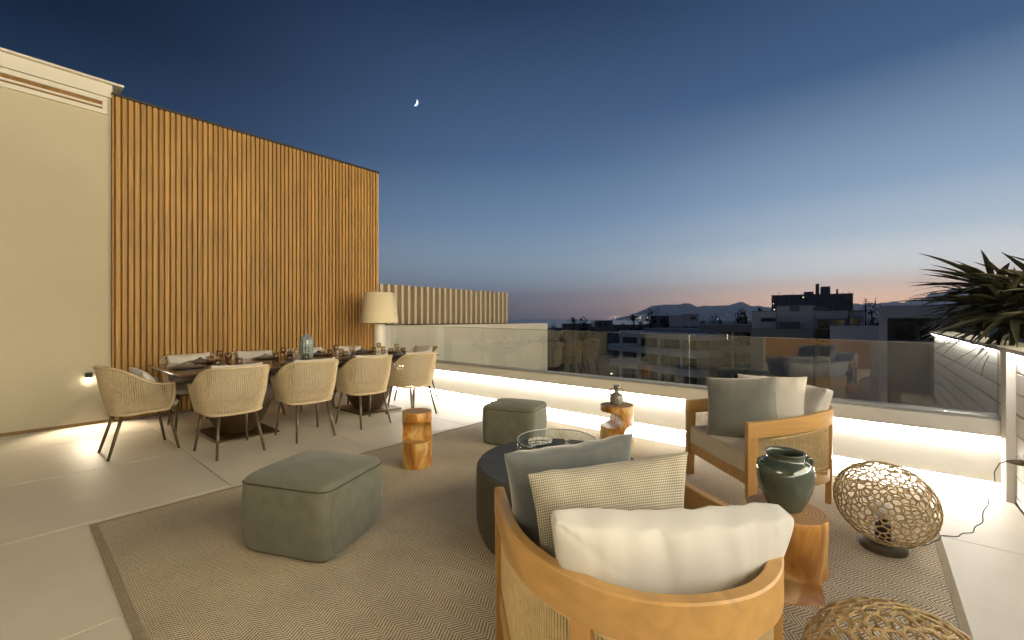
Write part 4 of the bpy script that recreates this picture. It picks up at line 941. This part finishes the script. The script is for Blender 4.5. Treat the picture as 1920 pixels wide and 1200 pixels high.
# ---- fan palm in the planter behind the clad wall
def fan_palm(label, loc):
    t = thing('fan_palm', label, 'plant', loc); r_ = random.Random(5)
    bm = bmesh.new(); tube(bm, [(0.0, 0, -1.0), (0.0, 0, -0.5), (0.02, 0, -0.05)], [0.10, 0.09, 0.06], 10); obj('trunk', bm, M['bark'], t, True)
    def blade(bm, base, d, up, ln, wd, droop, fold=0.25, seg=7):
        side = d.cross(up).normalized(); rows = []
        for i in range(seg + 1):
            f = i / seg; wdt = wd * (0.35 + 0.65 * math.sin(min(1, f * 2.2) * PI / 2)) * (1 - f ** 2.2) + 0.0006
            c = base + d * (ln * f) + up * (-droop * ln * f * f)
            rows.append((bm.verts.new(c - side * wdt + up * wdt * fold), bm.verts.new(c), bm.verts.new(c + side * wdt + up * wdt * fold)))
        for A, B in zip(rows, rows[1:]):
            bm.faces.new((A[0], A[1], B[1], B[0])); bm.faces.new((A[1], A[2], B[2], B[1]))
    rv, fv = Vector((CA, SA, 0)), Vector((-SA, CA, 0))
    heads = [(-60, 12, .30), (-40, 26, .26), (-78, 2, .30), (-100, 20, .24), (-50, -8, .28), (-85, -16, .30), (-115, -6, .28), (-30, 8, .25), (-130, 24, .25), (-105, 56, .15), (-140, -4, .3), (20, 30, .3), (70, 20, .3), (120, 35, .3), (170, 10, .3), (-160, 40, .3), (-72, -28, .26), (-55, 30, .42), (-90, -4, .42), (-70, -12, .40), (-50, -2, .38), (-82, 14, .40), (-62, -20, .30), (-75, 22, .36), (-45, 14, .40), (-98, 8, .36), (-110, 32, .30)]
    for (az, el, ln) in heads:                       # heading in degrees round from the view direction
        a0 = R(az + r_.uniform(-6, 6)); el = R(el + r_.uniform(-4, 4))
        hd = rv * math.sin(a0) + fv * math.cos(a0); d = hd * math.cos(el) + Vector((0, 0, math.sin(el)))
        p0 = Vector((0, 0, 0)); p1_ = d * ln
        bm = bmesh.new(); tube(bm, [p0, p1_ * 0.5 + Vector((0, 0, 0.01)), p1_], [0.009, 0.007, 0.005], 5); nb = 11
        up = (Vector((0, 0, 1)) - d * d.z).normalized(); roll = R(r_.uniform(-35, 35)); side = d.cross(up); up, side = up * math.cos(roll) + side * math.sin(roll), side * math.cos(roll) - up * math.sin(roll)
        for j in range(nb):
            a = R(-95 + 190 * j / (nb - 1)); dd = (d * math.cos(a) + side * math.sin(a) + up * 0.10).normalized()
            blade(bm, p1_, dd, (up + d * 0.2).normalized(), r_.uniform(0.48, 0.70) * (1 - 0.2 * abs(a) / 1.4), r_.uniform(0.020, 0.034), r_.uniform(0.1, 0.45))
        obj('leaf', bm, M['palm_leaf'] if r_.random() < 0.8 else M['palm_pale'], t, True)
    for (az, el, ln, wd, dr) in ((-75, 34, 0.60, 0.055, 0.25), (-60, 12, 0.72, 0.045, 0.1), (-100, 50, 0.62, 0.05, 0.5)):   # broad young leaves
        hd = rv * math.sin(R(az)) + fv * math.cos(R(az)); d = hd * math.cos(R(el)) + Vector((0, 0, math.sin(R(el)))); up = (Vector((0, 0, 1)) - d * d.z).normalized()
        bm = bmesh.new(); blade(bm, Vector((0, 0, 0.05)), d, up, ln, wd, dr, 0.5); obj('leaf', bm, M['palm_pale'], t, True)
    return t
fan_palm('dark fan palm with long pointed leaves spilling over the planter wall', (1.12, 5.22, 1.30))
pl = boxo('planter_soil', M['soil'], None, 0.906, 3.0, 1.0, 9.3, -0.3, 0.85); tag(pl, kind='structure')

# ================================================================== OUTSIDE WORLD
GZ = -14.0
def outl(u, v, d):                                     # point at photo pixel (u, v) and depth d along the view
    l = (u - 960) / FPX * d
    return Vector((-SA * d + CA * l, CA * d + SA * l, CAMH + (598 - v) / FPX * d))
land = [outl(900, 600, 30), outl(700, 600, 250), outl(800, 600, 640), outl(1000, 600, 700), outl(1180, 600, 900), outl(1240, 600, 2400), outl(1190, 600, 5500), outl(1170, 600, 10000), outl(3200, 600, 10000), outl(6000, 600, 2500), outl(8000, 600, 300)]
poly = [(p.x, p.y) for p in land] + [(300, -600), (-500, -600), (-500, -50)]
bm = bmesh.new(); bm.faces.new([bm.verts.new((x, y, GZ)) for x, y in poly]); bmesh.ops.triangulate(bm, faces=bm.faces[:]); gr = obj('ground', bm, M['land']); tag(gr, kind='structure')
bm = bmesh.new(); bm.faces.new([bm.verts.new((11800 * math.cos(a), 11800 * math.sin(a), GZ - 1.5)) for a in [2 * PI * k / 48 for k in range(48)]]); tag(obj('sea', bm, M['sea']), kind='structure')
# hills: ridge lines traced at their distance, solid, with spurs falling towards us
def ridge(name, prof, dist, depth, seed):
    bm = bmesh.new(); rows = []; n = len(prof); pr = []
    for (u0, v0), (u1, v1) in zip(prof, prof[1:]):
        k = max(2, int((u1 - u0) / 6))
        for i in range(k): f = i / k; pr.append((u0 + (u1 - u0) * f, v0 + (v1 - v0) * f + 0.7 * noise.noise(Vector((u0 * .1 + f * 3, seed, 0)))))
    pr.append(prof[-1])
    for q in range(9):
        f = q / 8; row = []
        for (u, v) in pr:
            p = outl(u, v, dist); hgt = p.z - GZ
            back = 1 - abs(f - 0.6) / (0.6 if f < 0.6 else 0.4)
            d2 = dist + (f - 0.6) * depth * (1 + 0.35 * noise.noise(Vector((u * 0.03, q, seed))))
            pp_ = outl(u, 598, d2); pp_.z = GZ - 5 + (hgt + 5) * max(0, back) ** (1.0 if f < .6 else .8) * (1 + (0.25 * noise.noise(Vector((u * 0.05, f * 4, seed))) if 0 < back < 0.95 else 0)); row.append(bm.verts.new(pp_))
        rows.append(row)
    for A, B in zip(rows, rows[1:]):
        for i in range(len(A) - 1): bm.faces.new((A[i], A[i + 1], B[i + 1], B[i]))
    bmesh.ops.recalc_face_normals(bm, faces=bm.faces)
    return tag(obj(name, bm, M['hill'], None, True), kind='structure')
ridge('hills', [(1150, 597), (1180, 592), (1205, 581), (1228, 574), (1250, 571), (1268, 566), (1283, 565), (1300, 567), (1318, 571), (1335, 575), (1350, 572), (1370, 571), (1392, 569), (1415, 572), (1450, 572), (1520, 570), (1600, 567), (1660, 566), (1720, 566), (1800, 572)], 7500, 2800, 1.0)
ridge('far_hills', [(1640, 592), (1690, 568), (1715, 558), (1740, 550), (1765, 545), (1790, 540), (1830, 534), (1900, 530), (2000, 534), (2120, 548), (2300, 570), (2500, 590)], 9000, 2600, 4.0)

# ---- city blocks
def ANG(u): return math.atan((u - 960) / FPX)
def bX(uc, d, u, y):                                   # blocks face us: x on the plane y of a block standing on the ray of pixel uc
    return (d / math.cos(ANG(uc)) + y) * math.tan(ANG(u) - ANG(uc))
def bZ(uc, d, u, v, y):
    r0 = d / math.cos(ANG(uc)) + y; dep = r0 / math.cos(ANG(u) - ANG(uc)) * math.cos(ANG(u)); return CAMH + (598 - v) / FPX * dep - GZ
def block(label, u, d, yaw=0.0, name='apartment_block', group='buildings beyond the terrace'):
    p = outl(u, 598, d); return thing(name, label, 'building', (p.x, p.y, GZ), YAW - ANG(u) + R(yaw), group)
def P(t, name, m, d, u0, u1, v0, v1, uc, y0=0.0, y1=10.0, ztop=None, toground=True):
    """box given by its pixel span at depth d, in the block's own frame"""
    um = (u0 + u1) / 2; zt = bZ(uc, d, um, v0, y0); zb = bZ(uc, d, um, v1, y0)
    return boxo(name, m, t, bX(uc, d, u0, y0), bX(uc, d, u1, y0), y0, y1, 0.0 if toground and v1 >= 640 else zb, zt)
def windows(t, d, uc, cells, y=-0.12, m=None, dep=0.3):
    for (u0, u1, v0, v1) in cells:
        um = (u0 + u1) / 2; x0, x1 = bX(uc, d, u0, y), bX(uc, d, u1, y); zt = bZ(uc, d, um, v0, y); zb = bZ(uc, d, um, v1, y)
        wn = boxo('window', M['city_win'] if m is None else m, t, x0, x1, y - 0.01, y + dep, zb, zt)
        bm = bmesh.new(); f = min(0.12, (x1 - x0) * .1)
        for a in ((x0 - f, x0, zb - f, zt + f), (x1, x1 + f, zb - f, zt + f), (x0, x1, zt, zt + f), (x0, x1, zb - f, zb)): box(bm, a[0], a[1], y - 0.08, y + 0.05, a[2], a[3])
        obj('window_frame', bm, M['city_g'], wn)
M['lit'] = emis('lit_window', (1.0, 0.80, 0.5), 1.5); M['lit_dim'] = emis('lit_window_dim', (1.0, 0.72, 0.4), 0.35)
# tower block
t = block('tall grey-brown apartment tower with plant rooms and chimneys on its roof', 1523, 210, 4)
P(t, 'wall', M['city_d'], 210, 1447, 1600, 553, 680, 1523, 0, 16)
P(t, 'plant_room', M['city_d'], 210, 1509, 1526, 547, 553.2, 1523, 2, 9); P(t, 'chimney', M['city_d'], 210, 1531, 1537, 532, 553.2, 1523, 3, 6); P(t, 'plant_room', M['city_d'], 210, 1541, 1558, 537, 553.2, 1523, 3, 8); P(t, 'chimney', M['city_d'], 210, 1570, 1573, 542, 553.2, 1523, 3, 5)
P(t, 'parapet', M['city_d'], 210, 1446, 1601, 551.6, 553.4, 1523, -0.3, 0.3)
windows(t, 210, 1523, [(1452 + 9.3 * k, 1457.5 + 9.3 * k, v, v + 4) for k in range(16) for v in (557, 565, 573, 581)], -0.05)
windows(t, 210, 1523, [(1505, 1507, 556.5, 558.5), (1449.3, 1450.6, 569, 570.4), (1451, 1453, 579.5, 581.5)], -0.2, M['lit'])
for uu in (1462, 1488, 1582, 1594):
    bm = bmesh.new(); xx = bX(1523, 210, uu, 4); z0 = bZ(1523, 210, uu, 553, 0); tube(bm, [(xx, 4, z0 - 0.5), (xx, 4, z0 + 1.6)], 0.07, 4); tube(bm, [(xx - 0.6, 4, z0 + 1.3), (xx + 0.6, 4, z0 + 1.3)], 0.05, 4); obj('aerial', bm, M['city_rail'], t)
# stepped white block
t = block('stepped white apartment block with recessed roof terraces in front of the tower', 1520, 62, -1)
W = M['city_w']
P(t, 'wall', W, 62, 1410, 1455, 584, 700, 1520, 0, 9); P(t, 'wall', W, 62, 1456, 1527, 573.5, 700, 1520, 0.6, 10); P(t, 'wall', W, 62, 1528, 1590, 583, 700, 1520, 0.3, 9.4); P(t, 'wall', W, 62, 1591, 1620, 583, 700, 1520, 1.0, 9.8)
P(t, 'terrace_wall', M['city_g'], 62, 1408, 1526, 617, 700, 1520, -4.0, -0.01); P(t, 'roof_edge', M['city_g'], 62, 1455, 1528, 572.4, 573.4, 1520, 0.3, 10.2, toground=False); P(t, 'roof_edge', M['city_g'], 62, 1528.2, 1621, 582, 582.9, 1520, -0.1, 9.9, toground=False); P(t, 'roof_edge', M['city_g'], 62, 1409, 1454.8, 583, 583.9, 1520, -0.3, 9.2, toground=False); P(t, 'planter', M['city_d'], 62, 1462, 1500, 603, 617, 1520, -1.2, -0.02, toground=False); P(t, 'canopy', M['city_d'], 62, 1529, 1590, 598, 599.2, 1520, -1.6, 0.28, toground=False); P(t, 'canopy', M['city_d'], 62, 1592, 1620, 594, 595.2, 1520, -1.0, 0.98, toground=False); P(t, 'terrace_wall', W, 62, 1557, 1652, 611, 700, 1520, -3.5, -0.02)
windows(t, 62, 1520, [(1428, 1454, 597, 602), (1533, 1556, 600, 616), (1560, 1584, 600, 610), (1594, 1612, 596, 610)], -0.1)
windows(t, 62, 1520, [(1526, 1546, 577, 580.5)], 0.05)
windows(t, 62, 1520, [(1531, 1556, 617, 640)], -0.35); windows(t, 62, 1520, [(1482, 1497, 573.8, 582.5)], 0.5, M['city_g'])
z0 = bZ(1520, 62, 1635, 611, -3.4)
for k in range(4):
    bm = bmesh.new(); xx = bX(1520, 62, 1620 + k * 9, -3.4); tube(bm, [(xx, -3.4, z0), (xx, -3.4, z0 + 0.9)], 0.03, 5); obj('rail_post', bm, M['city_rail'], t)
bm = bmesh.new(); tube(bm, [(bX(1520, 62, 1620, -3.4), -3.4, z0 + 0.9), (xx, -3.4, z0 + 0.9)], 0.03, 5); obj('handrail', bm, M['city_rail'], t)
# right block with loggia
t = block('flat-roofed grey block with a deep dark loggia beside the palm leaves', 1720, 44, 2)
P(t, 'roof_slab', W, 44, 1648, 1830, 572, 596, 1720, 0, 9); P(t, 'side_wall', W, 44, 1648, 1664, 596, 720, 1720, 0, 9); P(t, 'side_wall', W, 44, 1815, 1830, 596, 720, 1720, 0, 9)
P(t, 'back_wall', M['city_g'], 44, 1664.2, 1814.8, 596, 720, 1720, 4, 9); P(t, 'loggia_floor', M['city_g'], 44, 1664.2, 1814.8, 640, 720, 1720, 0.2, 3.98)
windows(t, 44, 1720, [(1680, 1720, 604, 638), (1728, 1768, 604, 638)], 3.85)
z0 = bZ(1720, 44, 1735, 572, 0.3)
for k in range(6):
    bm = bmesh.new(); xx = bX(1720, 44, 1708 + k * 21, 0.3); tube(bm, [(xx, 0.3, z0), (xx, 0.3, z0 + 0.75)], 0.022, 5); obj('rail_post', bm, M['city_rail'], t)
bm = bmesh.new(); tube(bm, [(bX(1720, 44, 1706, 0.3), 0.3, z0 + 0.75), (xx, 0.3, z0 + 0.75)], 0.022, 5); obj('handrail', bm, M['city_rail'], t)
# small pale blocks and brown house
t = block('small pale cube house with a dark open ground floor left of the tower', 1283, 118, 3)
P(t, 'wall', W, 118, 1256, 1281, 591, 612, 1283, 0, 7, toground=False); P(t, 'wall', W, 118, 1282, 1310, 590, 612, 1283, 1, 8, toground=False); P(t, 'base_wall', M['city_g'], 118, 1254, 1311, 612.2, 700, 1283, 2.0, 8.2)
P(t, 'roof_edge', M['city_g'], 118, 1281.5, 1311, 589.3, 590, 1283, 0.7, 8.2, toground=False)
windows(t, 118, 1283, [(1257, 1264, 614, 622), (1268, 1276, 614, 622), (1284, 1308, 613.5, 619)], 1.85); windows(t, 118, 1283, [(1296, 1304, 594, 598)], 0.9)
for uu in (1266, 1279, 1292): P(t, 'column', W, 118, uu - 0.7, uu + 0.7, 612.1, 640, 1283, 0.4, 0.9)
t = block('brown low house half hidden by trees beside the pale cube house', 1236, 135, -5)
P(t, 'wall', M['city_d'], 135, 1220, 1254, 593, 700, 1236, 0, 9); windows(t, 135, 1236, [(1225, 1231, 600, 606), (1238, 1244, 600, 606)], -0.1)
P(t, 'roof_edge', M['city_g'], 135, 1219, 1255, 592.2, 593, 1236, -0.3, 9.2, toground=False)
# long low block on the right of the curved balconies
t = block('long low grey block with columns and one warm lit window', 1400, 70, 2)
P(t, 'roof_slab', M['city_g'], 70, 1311, 1530, 609, 623, 1400, 0, 12, toground=False); P(t, 'back_wall', M['city_d'], 70, 1311, 1530, 623.2, 760, 1400, 3.5, 12)
P(t, 'balcony', M['city_g'], 70, 1311, 1530, 650, 664, 1400, -0.8, 3.4, toground=False); P(t, 'balcony', M['city_g'], 70, 1311, 1530, 692, 705, 1400, -0.8, 3.4, toground=False)
for uu in (1316, 1348, 1374, 1423, 1470, 1510): P(t, 'column', W, 70, uu - 2, uu + 2, 623.1, 780, 1400, 0.2, 0.9)
windows(t, 70, 1400, [(u_, u_ + 14, v_, v_ + 22) for u_ in (1324, 1380, 1400, 1432, 1480) for v_ in (626, 668)], 3.4); windows(t, 70, 1400, [(1354, 1366, 627, 645)], 3.4, M['lit'])
# low roofs on the left, by the sea
for (u0, u1, v0, d, lab) in ((1055, 1110, 607, 170, 'low dark flat-roofed house among the palms by the sea'), (1115, 1148, 601, 210, 'low dark house with roof vent in front of the coast'), (1150, 1215, 609, 150, 'low dark roof beside the tall palm')):
    uc = (u0 + u1) / 2; t = block(lab, uc, d, rnd.uniform(-6, 6), 'low_house'); P(t, 'wall', M['city_d'], d, u0, u1, v0 + 1.2, 700, uc, 0, 8); P(t, 'roof_edge', M['city_g'], d, u0 - 1, u1 + 1, v0, v0 + 1.1, uc, -0.4, 8.4, toground=False)
    windows(t, d, uc, [(u0 + 6 + 12 * k, u0 + 12 + 12 * k, v0 + 5, v0 + 11) for k in range(int((u1 - u0) / 13))], -0.06)
# block with rounded balcony bands
p = outl(1128, 598, 90); t = thing('balcony_building', 'pale building with rounded balcony bands and slim columns', 'building', (p.x, p.y, GZ), YAW - R(64), 'buildings beyond the terrace')
def bandz(v): return CAMH + (598 - v) * 90 / FPX - GZ
for (xs_, v0, v1, fy) in ((2.6, 619.5, 629.5, 0.6), (0.0, 644.5, 654.5, 0.0), (0.6, 672, 682, 0.0)):
    bm = bmesh.new(); pl_ = []
    for k in range(13): a = PI / 2 + PI * k / 12; pl_.append((xs_ + 3 + 3 * math.cos(a), 3.5 + fy + 3.5 * math.sin(a)))
    pl_ += [(24, fy), (24, 7 + fy)]; prism(bm, pl_[::-1], bandz(v1), bandz(v0)); bmesh.ops.recalc_face_normals(bm, faces=bm.faces); smooth_angle(obj('balcony_band', bm, M['city_green'], t), 30)
boxo('wall', M['city_d'], t, 7.0, 24, 3.2, 16, 0, bandz(629.6)); boxo('roof_room', M['city_g'], t, 8, 23, 4, 14, bandz(619.4), bandz(614))
for k in range(4): boxo('column', M['city_green'], t, 4.0 + 5.2 * k, 4.5 + 5.2 * k, 1.4, 1.9, 0, bandz(629.6))
for k in range(4):
    for (za, zb_) in ((bandz(644), bandz(632)), (bandz(671), bandz(657)), (bandz(700), bandz(684))):
        wn = boxo('window', M['city_win'], t, 8.6 + 3.7 * k, 10.6 + 3.7 * k, 3.12, 3.3, za, zb_); boxo('window_frame', M['city_g'], wn, 10.62 + 3.7 * k, 10.74 + 3.7 * k, 3.08, 3.19, za, zb_)
# street, garden walls and pool terrace seen through the glass
pv = thing('garden_wall', 'pale low garden wall in the dark yard below the balconies', 'wall', outl(1180, 598, 55).xy.to_3d() + Vector((0, 0, GZ)), YAW + R(12))
boxo('wall_face', M['city_g'], pv, -9, 6, 0, 0.3, 0, 4.6); boxo('wall_face', M['city_g'], pv, -3.0, 3.5, -6.0, -5.7, 0, 3.4)
boxo('roof_deck', M['city_d'], pv, -9.0, 5.8, -5.6, -0.1, 0, 3.0)

# ---- lamps added down in the town to brighten its facades
for (u_, d_, lab) in ((1150, 66, 'added fill lamp in the yard below the rounded balconies'), (1330, 48, 'added fill lamp in front of the long low block'), (1500, 44, 'added fill lamp in front of the stepped white block'), (1690, 30, 'added fill lamp in front of the loggia block')):
    p = outl(u_, 598, d_); t = thing('town_fill_lamp', lab, 'added lamp', (p.x, p.y, GZ), YAW, 'added lamps lighting the town')
    bm = bmesh.new(); tube(bm, [(0, 0, 0), (0, 0, 4.5), (0, 0, 6.2), (0, 0.3, 6.6), (0, 0.9, 6.7)], [0.09, 0.06, 0.05, 0.045, 0.04], 8); obj('pole', bm, M['city_rail'], t, True)
    boxo('lamp_head', emis('town_fill_glow', (1, 0.85, 0.62), 4), t, -0.12, 0.12, 0.75, 1.35, 6.58, 6.66)
    ld = bpy.data.lights.new('town_fill_light', 'POINT'); ld.energy = 130; ld.color = (1, 0.88, 0.70); ld.shadow_soft_size = 0.4; lo = bpy.data.objects.new('town_fill_light', ld); COL.objects.link(lo); lo.parent = t; lo.location = (0, 1.05, 6.3)
# ---- trees
def leaf_tree(name, label, loc, h, w_, seed, group, nl=900, ls=0.5):
    r_ = random.Random(seed); t = thing(name, label, 'tree', loc, r_.uniform(0, 6), group)
    key = (name, seed % 3)
    if key not in tree_cache:
        bm = bmesh.new(); tube(bm, [(0, 0, 0), (0.02, 0.01, 0.3), (0.0, 0.03, 0.55)], [0.035, 0.028, 0.018], 7)
        for k in range(5):
            a = k * 1.3; tube(bm, [(0, 0.02, 0.32 + 0.05 * k), (0.16 * math.cos(a), 0.16 * math.sin(a), 0.55 + 0.05 * k)], [0.014, 0.006], 5)
        tm = bpy.data.meshes.new('trunk'); bm.to_mesh(tm); bm.free(); tm.materials.append(M['trunk'])
        bm = bmesh.new(); cl_ = [(r_.uniform(-.3, .3), r_.uniform(-.3, .3), r_.uniform(0.42, 0.88), r_.uniform(0.12, 0.24)) for _ in range(11)]
        for _ in range(nl):
            c = r_.choice(cl_); v = Vector((r_.gauss(0, 1), r_.gauss(0, 1), r_.gauss(0, 1))).normalized() * c[3] * r_.uniform(0.5, 1.05); p = Vector(c[:3]) + v
            a = Vector((r_.gauss(0, 1), r_.gauss(0, 1), r_.gauss(0, 1))).normalized(); b = a.orthogonal().normalized(); s2 = 0.035 * r_.uniform(0.6, 1.3)
            bm.faces.new([bm.verts.new(p + a * s2), bm.verts.new(p + b * s2 * .6), bm.verts.new(p - a * s2), bm.verts.new(p - b * s2 * .6)])
        cm = bpy.data.meshes.new('crown'); bm.to_mesh(cm); bm.free(); cm.materials.append(M['tree']); tree_cache[key] = (tm, cm)
    for nm, me in zip(('trunk', 'crown'), tree_cache[key]):
        o = bpy.data.objects.new(nm, me); COL.objects.link(o); o.parent = t; o.scale = (w_, w_, h)
    return t
tree_cache = {}
def tree_at(u, v, d, wpx, seed, label):
    top = outl(u, v, d); h = top.z - GZ; leaf_tree('leafy_tree', label, (top.x, top.y, GZ), h / 0.95, wpx / FPX * d / 0.75, seed, 'dark trees in the town')
tlab = ['dark bush just past the end of the low dividing wall', 'small dark tree left of the feathery palm', 'broad dark tree right of the feathery palm', 'dark tree behind the low house with the roof vent', 'dark tree right of the taller palm', 'dark tree rising behind the brown low house', 'dark tree between brown house and pale cube house', 'dark treetop right of the pale cube house', 'second dark treetop right of the pale cube house', 'dark treetop halfway between cube house and stepped block', 'dark tree behind the long low block', 'tall dark tree touching the stepped white block', 'dark tree beside the roof palm of the stepped block', 'dark treetop left of the tiered conifer', 'bushy dark tree around the foot of the tiered conifer', 'dark tree left of the loggia block', 'dark tree left of the taller palm']
for i, (u, v, d, wp) in enumerate([(1037, 607, 140, 16), (1052, 609, 150, 12), (1092, 604, 160, 22), (1110, 602, 175, 14), (1205, 598, 150, 24), (1226, 592, 128, 26), (1246, 591, 126, 22), (1318, 597, 150, 16), (1338, 600, 160, 18), (1356, 599, 170, 14), (1375, 600, 130, 20), (1392, 594, 120, 24), (1406, 591, 110, 20), (1606, 579, 120, 18), (1634, 582, 90, 26), (1645, 588, 80, 22), (1168, 603, 190, 18)]):
    tree_at(u, v, d, wp, i, tlab[i])
def palm_tree(label, u, v, d, rpx, seed):
    top = outl(u, v, d); r_ = random.Random(seed); t = thing('palm_tree', label, 'tree', (top.x, top.y, GZ), 0, 'palms on the skyline'); rr = rpx / FPX * d; h = top.z - GZ - rr * 0.5
    bm = bmesh.new(); tube(bm, [(0, 0, 0), (0.1, 0, h * .5), (0, 0.05, h)], [0.3, 0.24, 0.2], 8); obj('trunk', bm, M['trunk'], t)
    bm = bmesh.new()
    for k in range(34):
        az = k * 2.4; el = R(r_.uniform(-35, 75)); d3 = Vector((math.cos(az) * math.cos(el), math.sin(az) * math.cos(el), math.sin(el))); sd = d3.cross(Vector((0, 0, 1))).normalized(); prev = None
        for i in range(7):
            f = i / 6; c = Vector((0, 0, h)) + d3 * rr * f + Vector((0, 0, -rr * 0.45 * f * f)); wd = rr * 0.11 * (1 - f * 0.8)
            row = (bm.verts.new(c - sd * wd + Vector((0, 0, -wd * .6))), bm.verts.new(c), bm.verts.new(c + sd * wd + Vector((0, 0, -wd * .6))))
            if prev: bm.faces.new((prev[0], prev[1], row[1], row[0])); bm.faces.new((prev[1], prev[2], row[2], row[1]))
            prev = row
    obj('crown', bm, M['tree'], t)
palm_tree('feathery palm standing against the sea', 1075, 594, 120, 11, 1)
palm_tree('taller palm standing where the hills meet the sea', 1188, 588, 110, 14, 2)
palm_tree('small palm on the roof edge of the stepped white block', 1424, 576, 75, 7, 3)
# norfolk pine
p = outl(1623, 559, 95); t = thing('norfolk_pine', 'tiered conifer with a thin spire between the white blocks', 'tree', (p.x, p.y, GZ)); hh = p.z - GZ
bm = bmesh.new(); tube(bm, [(0, 0, 0), (0, 0, hh * .6), (0, 0, hh)], [0.3, 0.2, 0.03], 7); obj('trunk', bm, M['trunk'], t)
bm = bmesh.new(); r_ = random.Random(8)
for q in range(22):
    z = hh - 0.35 - q * 0.42; ln = 0.25 + q * 0.13
    for k in range(9):
        a = k * 2 * PI / 9 + q; 
        for i in range(6):
            f = (i + 1) / 6; c = Vector((math.cos(a) * ln * f, math.sin(a) * ln * f, z - 0.10 * ln * f + r_.uniform(-.06, .06))); s2 = 0.14
            bm.faces.new([bm.verts.new(c + Vector((r_.uniform(-s2, s2), r_.uniform(-s2, s2), r_.uniform(-.07, .07)))) for _ in range(4)])
obj('crown', bm, M['tree'], t)
# coast-town lights
bm = bmesh.new(); r_ = random.Random(21)
for k in range(90):
    u = r_.choice((r_.uniform(1140, 1215), r_.uniform(1180, 1420))); c = outl(u, 598, 4800 + r_.uniform(0, 500)); c.z = GZ + 6 + r_.uniform(0, 55); s2 = r_.uniform(1.2, 2.6)
    bmesh.ops.create_icosphere(bm, subdivisions=1, radius=s2, matrix=Matrix.Translation(c))
tag(obj('coast_town_lights', bm, emis('town_lights', (1.0, 0.86, 0.66), 6.0)), 'specks of light from the coast town below the hills', 'lights', kind='stuff')

# ---- moon: the lit lune of a sphere
mp_ = outl(778, 192, 60000); bm = bmesh.new(); rm = 60000 / FPX * 6.2
fwd = (mp_ - Vector((0, 0, CAMH))).normalized(); rt = fwd.cross(Vector((0, 0, 1))).normalized(); upv = rt.cross(fwd)
tl = R(-24); r2 = rt * math.cos(tl) + upv * math.sin(tl); u2 = upv * math.cos(tl) - rt * math.sin(tl)
grid = []
for i in range(17):
    th = PI * i / 16; row = []
    for j in range(9):
        ph = R(22) + (R(90) - R(22)) * j / 8        # from the terminator to the limb
        row.append(mp_ + (u2 * math.cos(th) + (r2 * math.sin(ph) - fwd * math.cos(ph)) * math.sin(th)) * rm)
    grid.append([bm.verts.new(p_) for p_ in row])
for A, B in zip(grid, grid[1:]):
    for j in range(8): bm.faces.new((A[j], A[j + 1], B[j + 1], B[j]))
bmesh.ops.remove_doubles(bm, verts=bm.verts, dist=1.0)
mo = obj('moon', bm, emis('moonlight', (0.92, 0.97, 1.0), 1.6), None, True); tag(mo, 'bright crescent moon in the dark blue evening sky', 'moon')

# ---- air between us and the hills
hz = boxo('haze', None, None, -12000, 12000, -12000, 12000, GZ - 3, 800); tag(hz, kind='stuff')
hm = bpy.data.materials.new('haze_air'); hm.use_nodes = True; t_ = hm.node_tree
for n_ in list(t_.nodes): t_.nodes.remove(n_)
pv_ = t_.nodes.new('ShaderNodeVolumePrincipled'); pv_.inputs['Color'].default_value = (0.80, 0.86, 0.95, 1); pv_.inputs['Density'].default_value = 1.25e-4; pv_.inputs['Anisotropy'].default_value = 0.7
oo = t_.nodes.new('ShaderNodeOutputMaterial'); t_.links.new(pv_.outputs[0], oo.inputs['Volume']); hz.data.materials.append(hm)
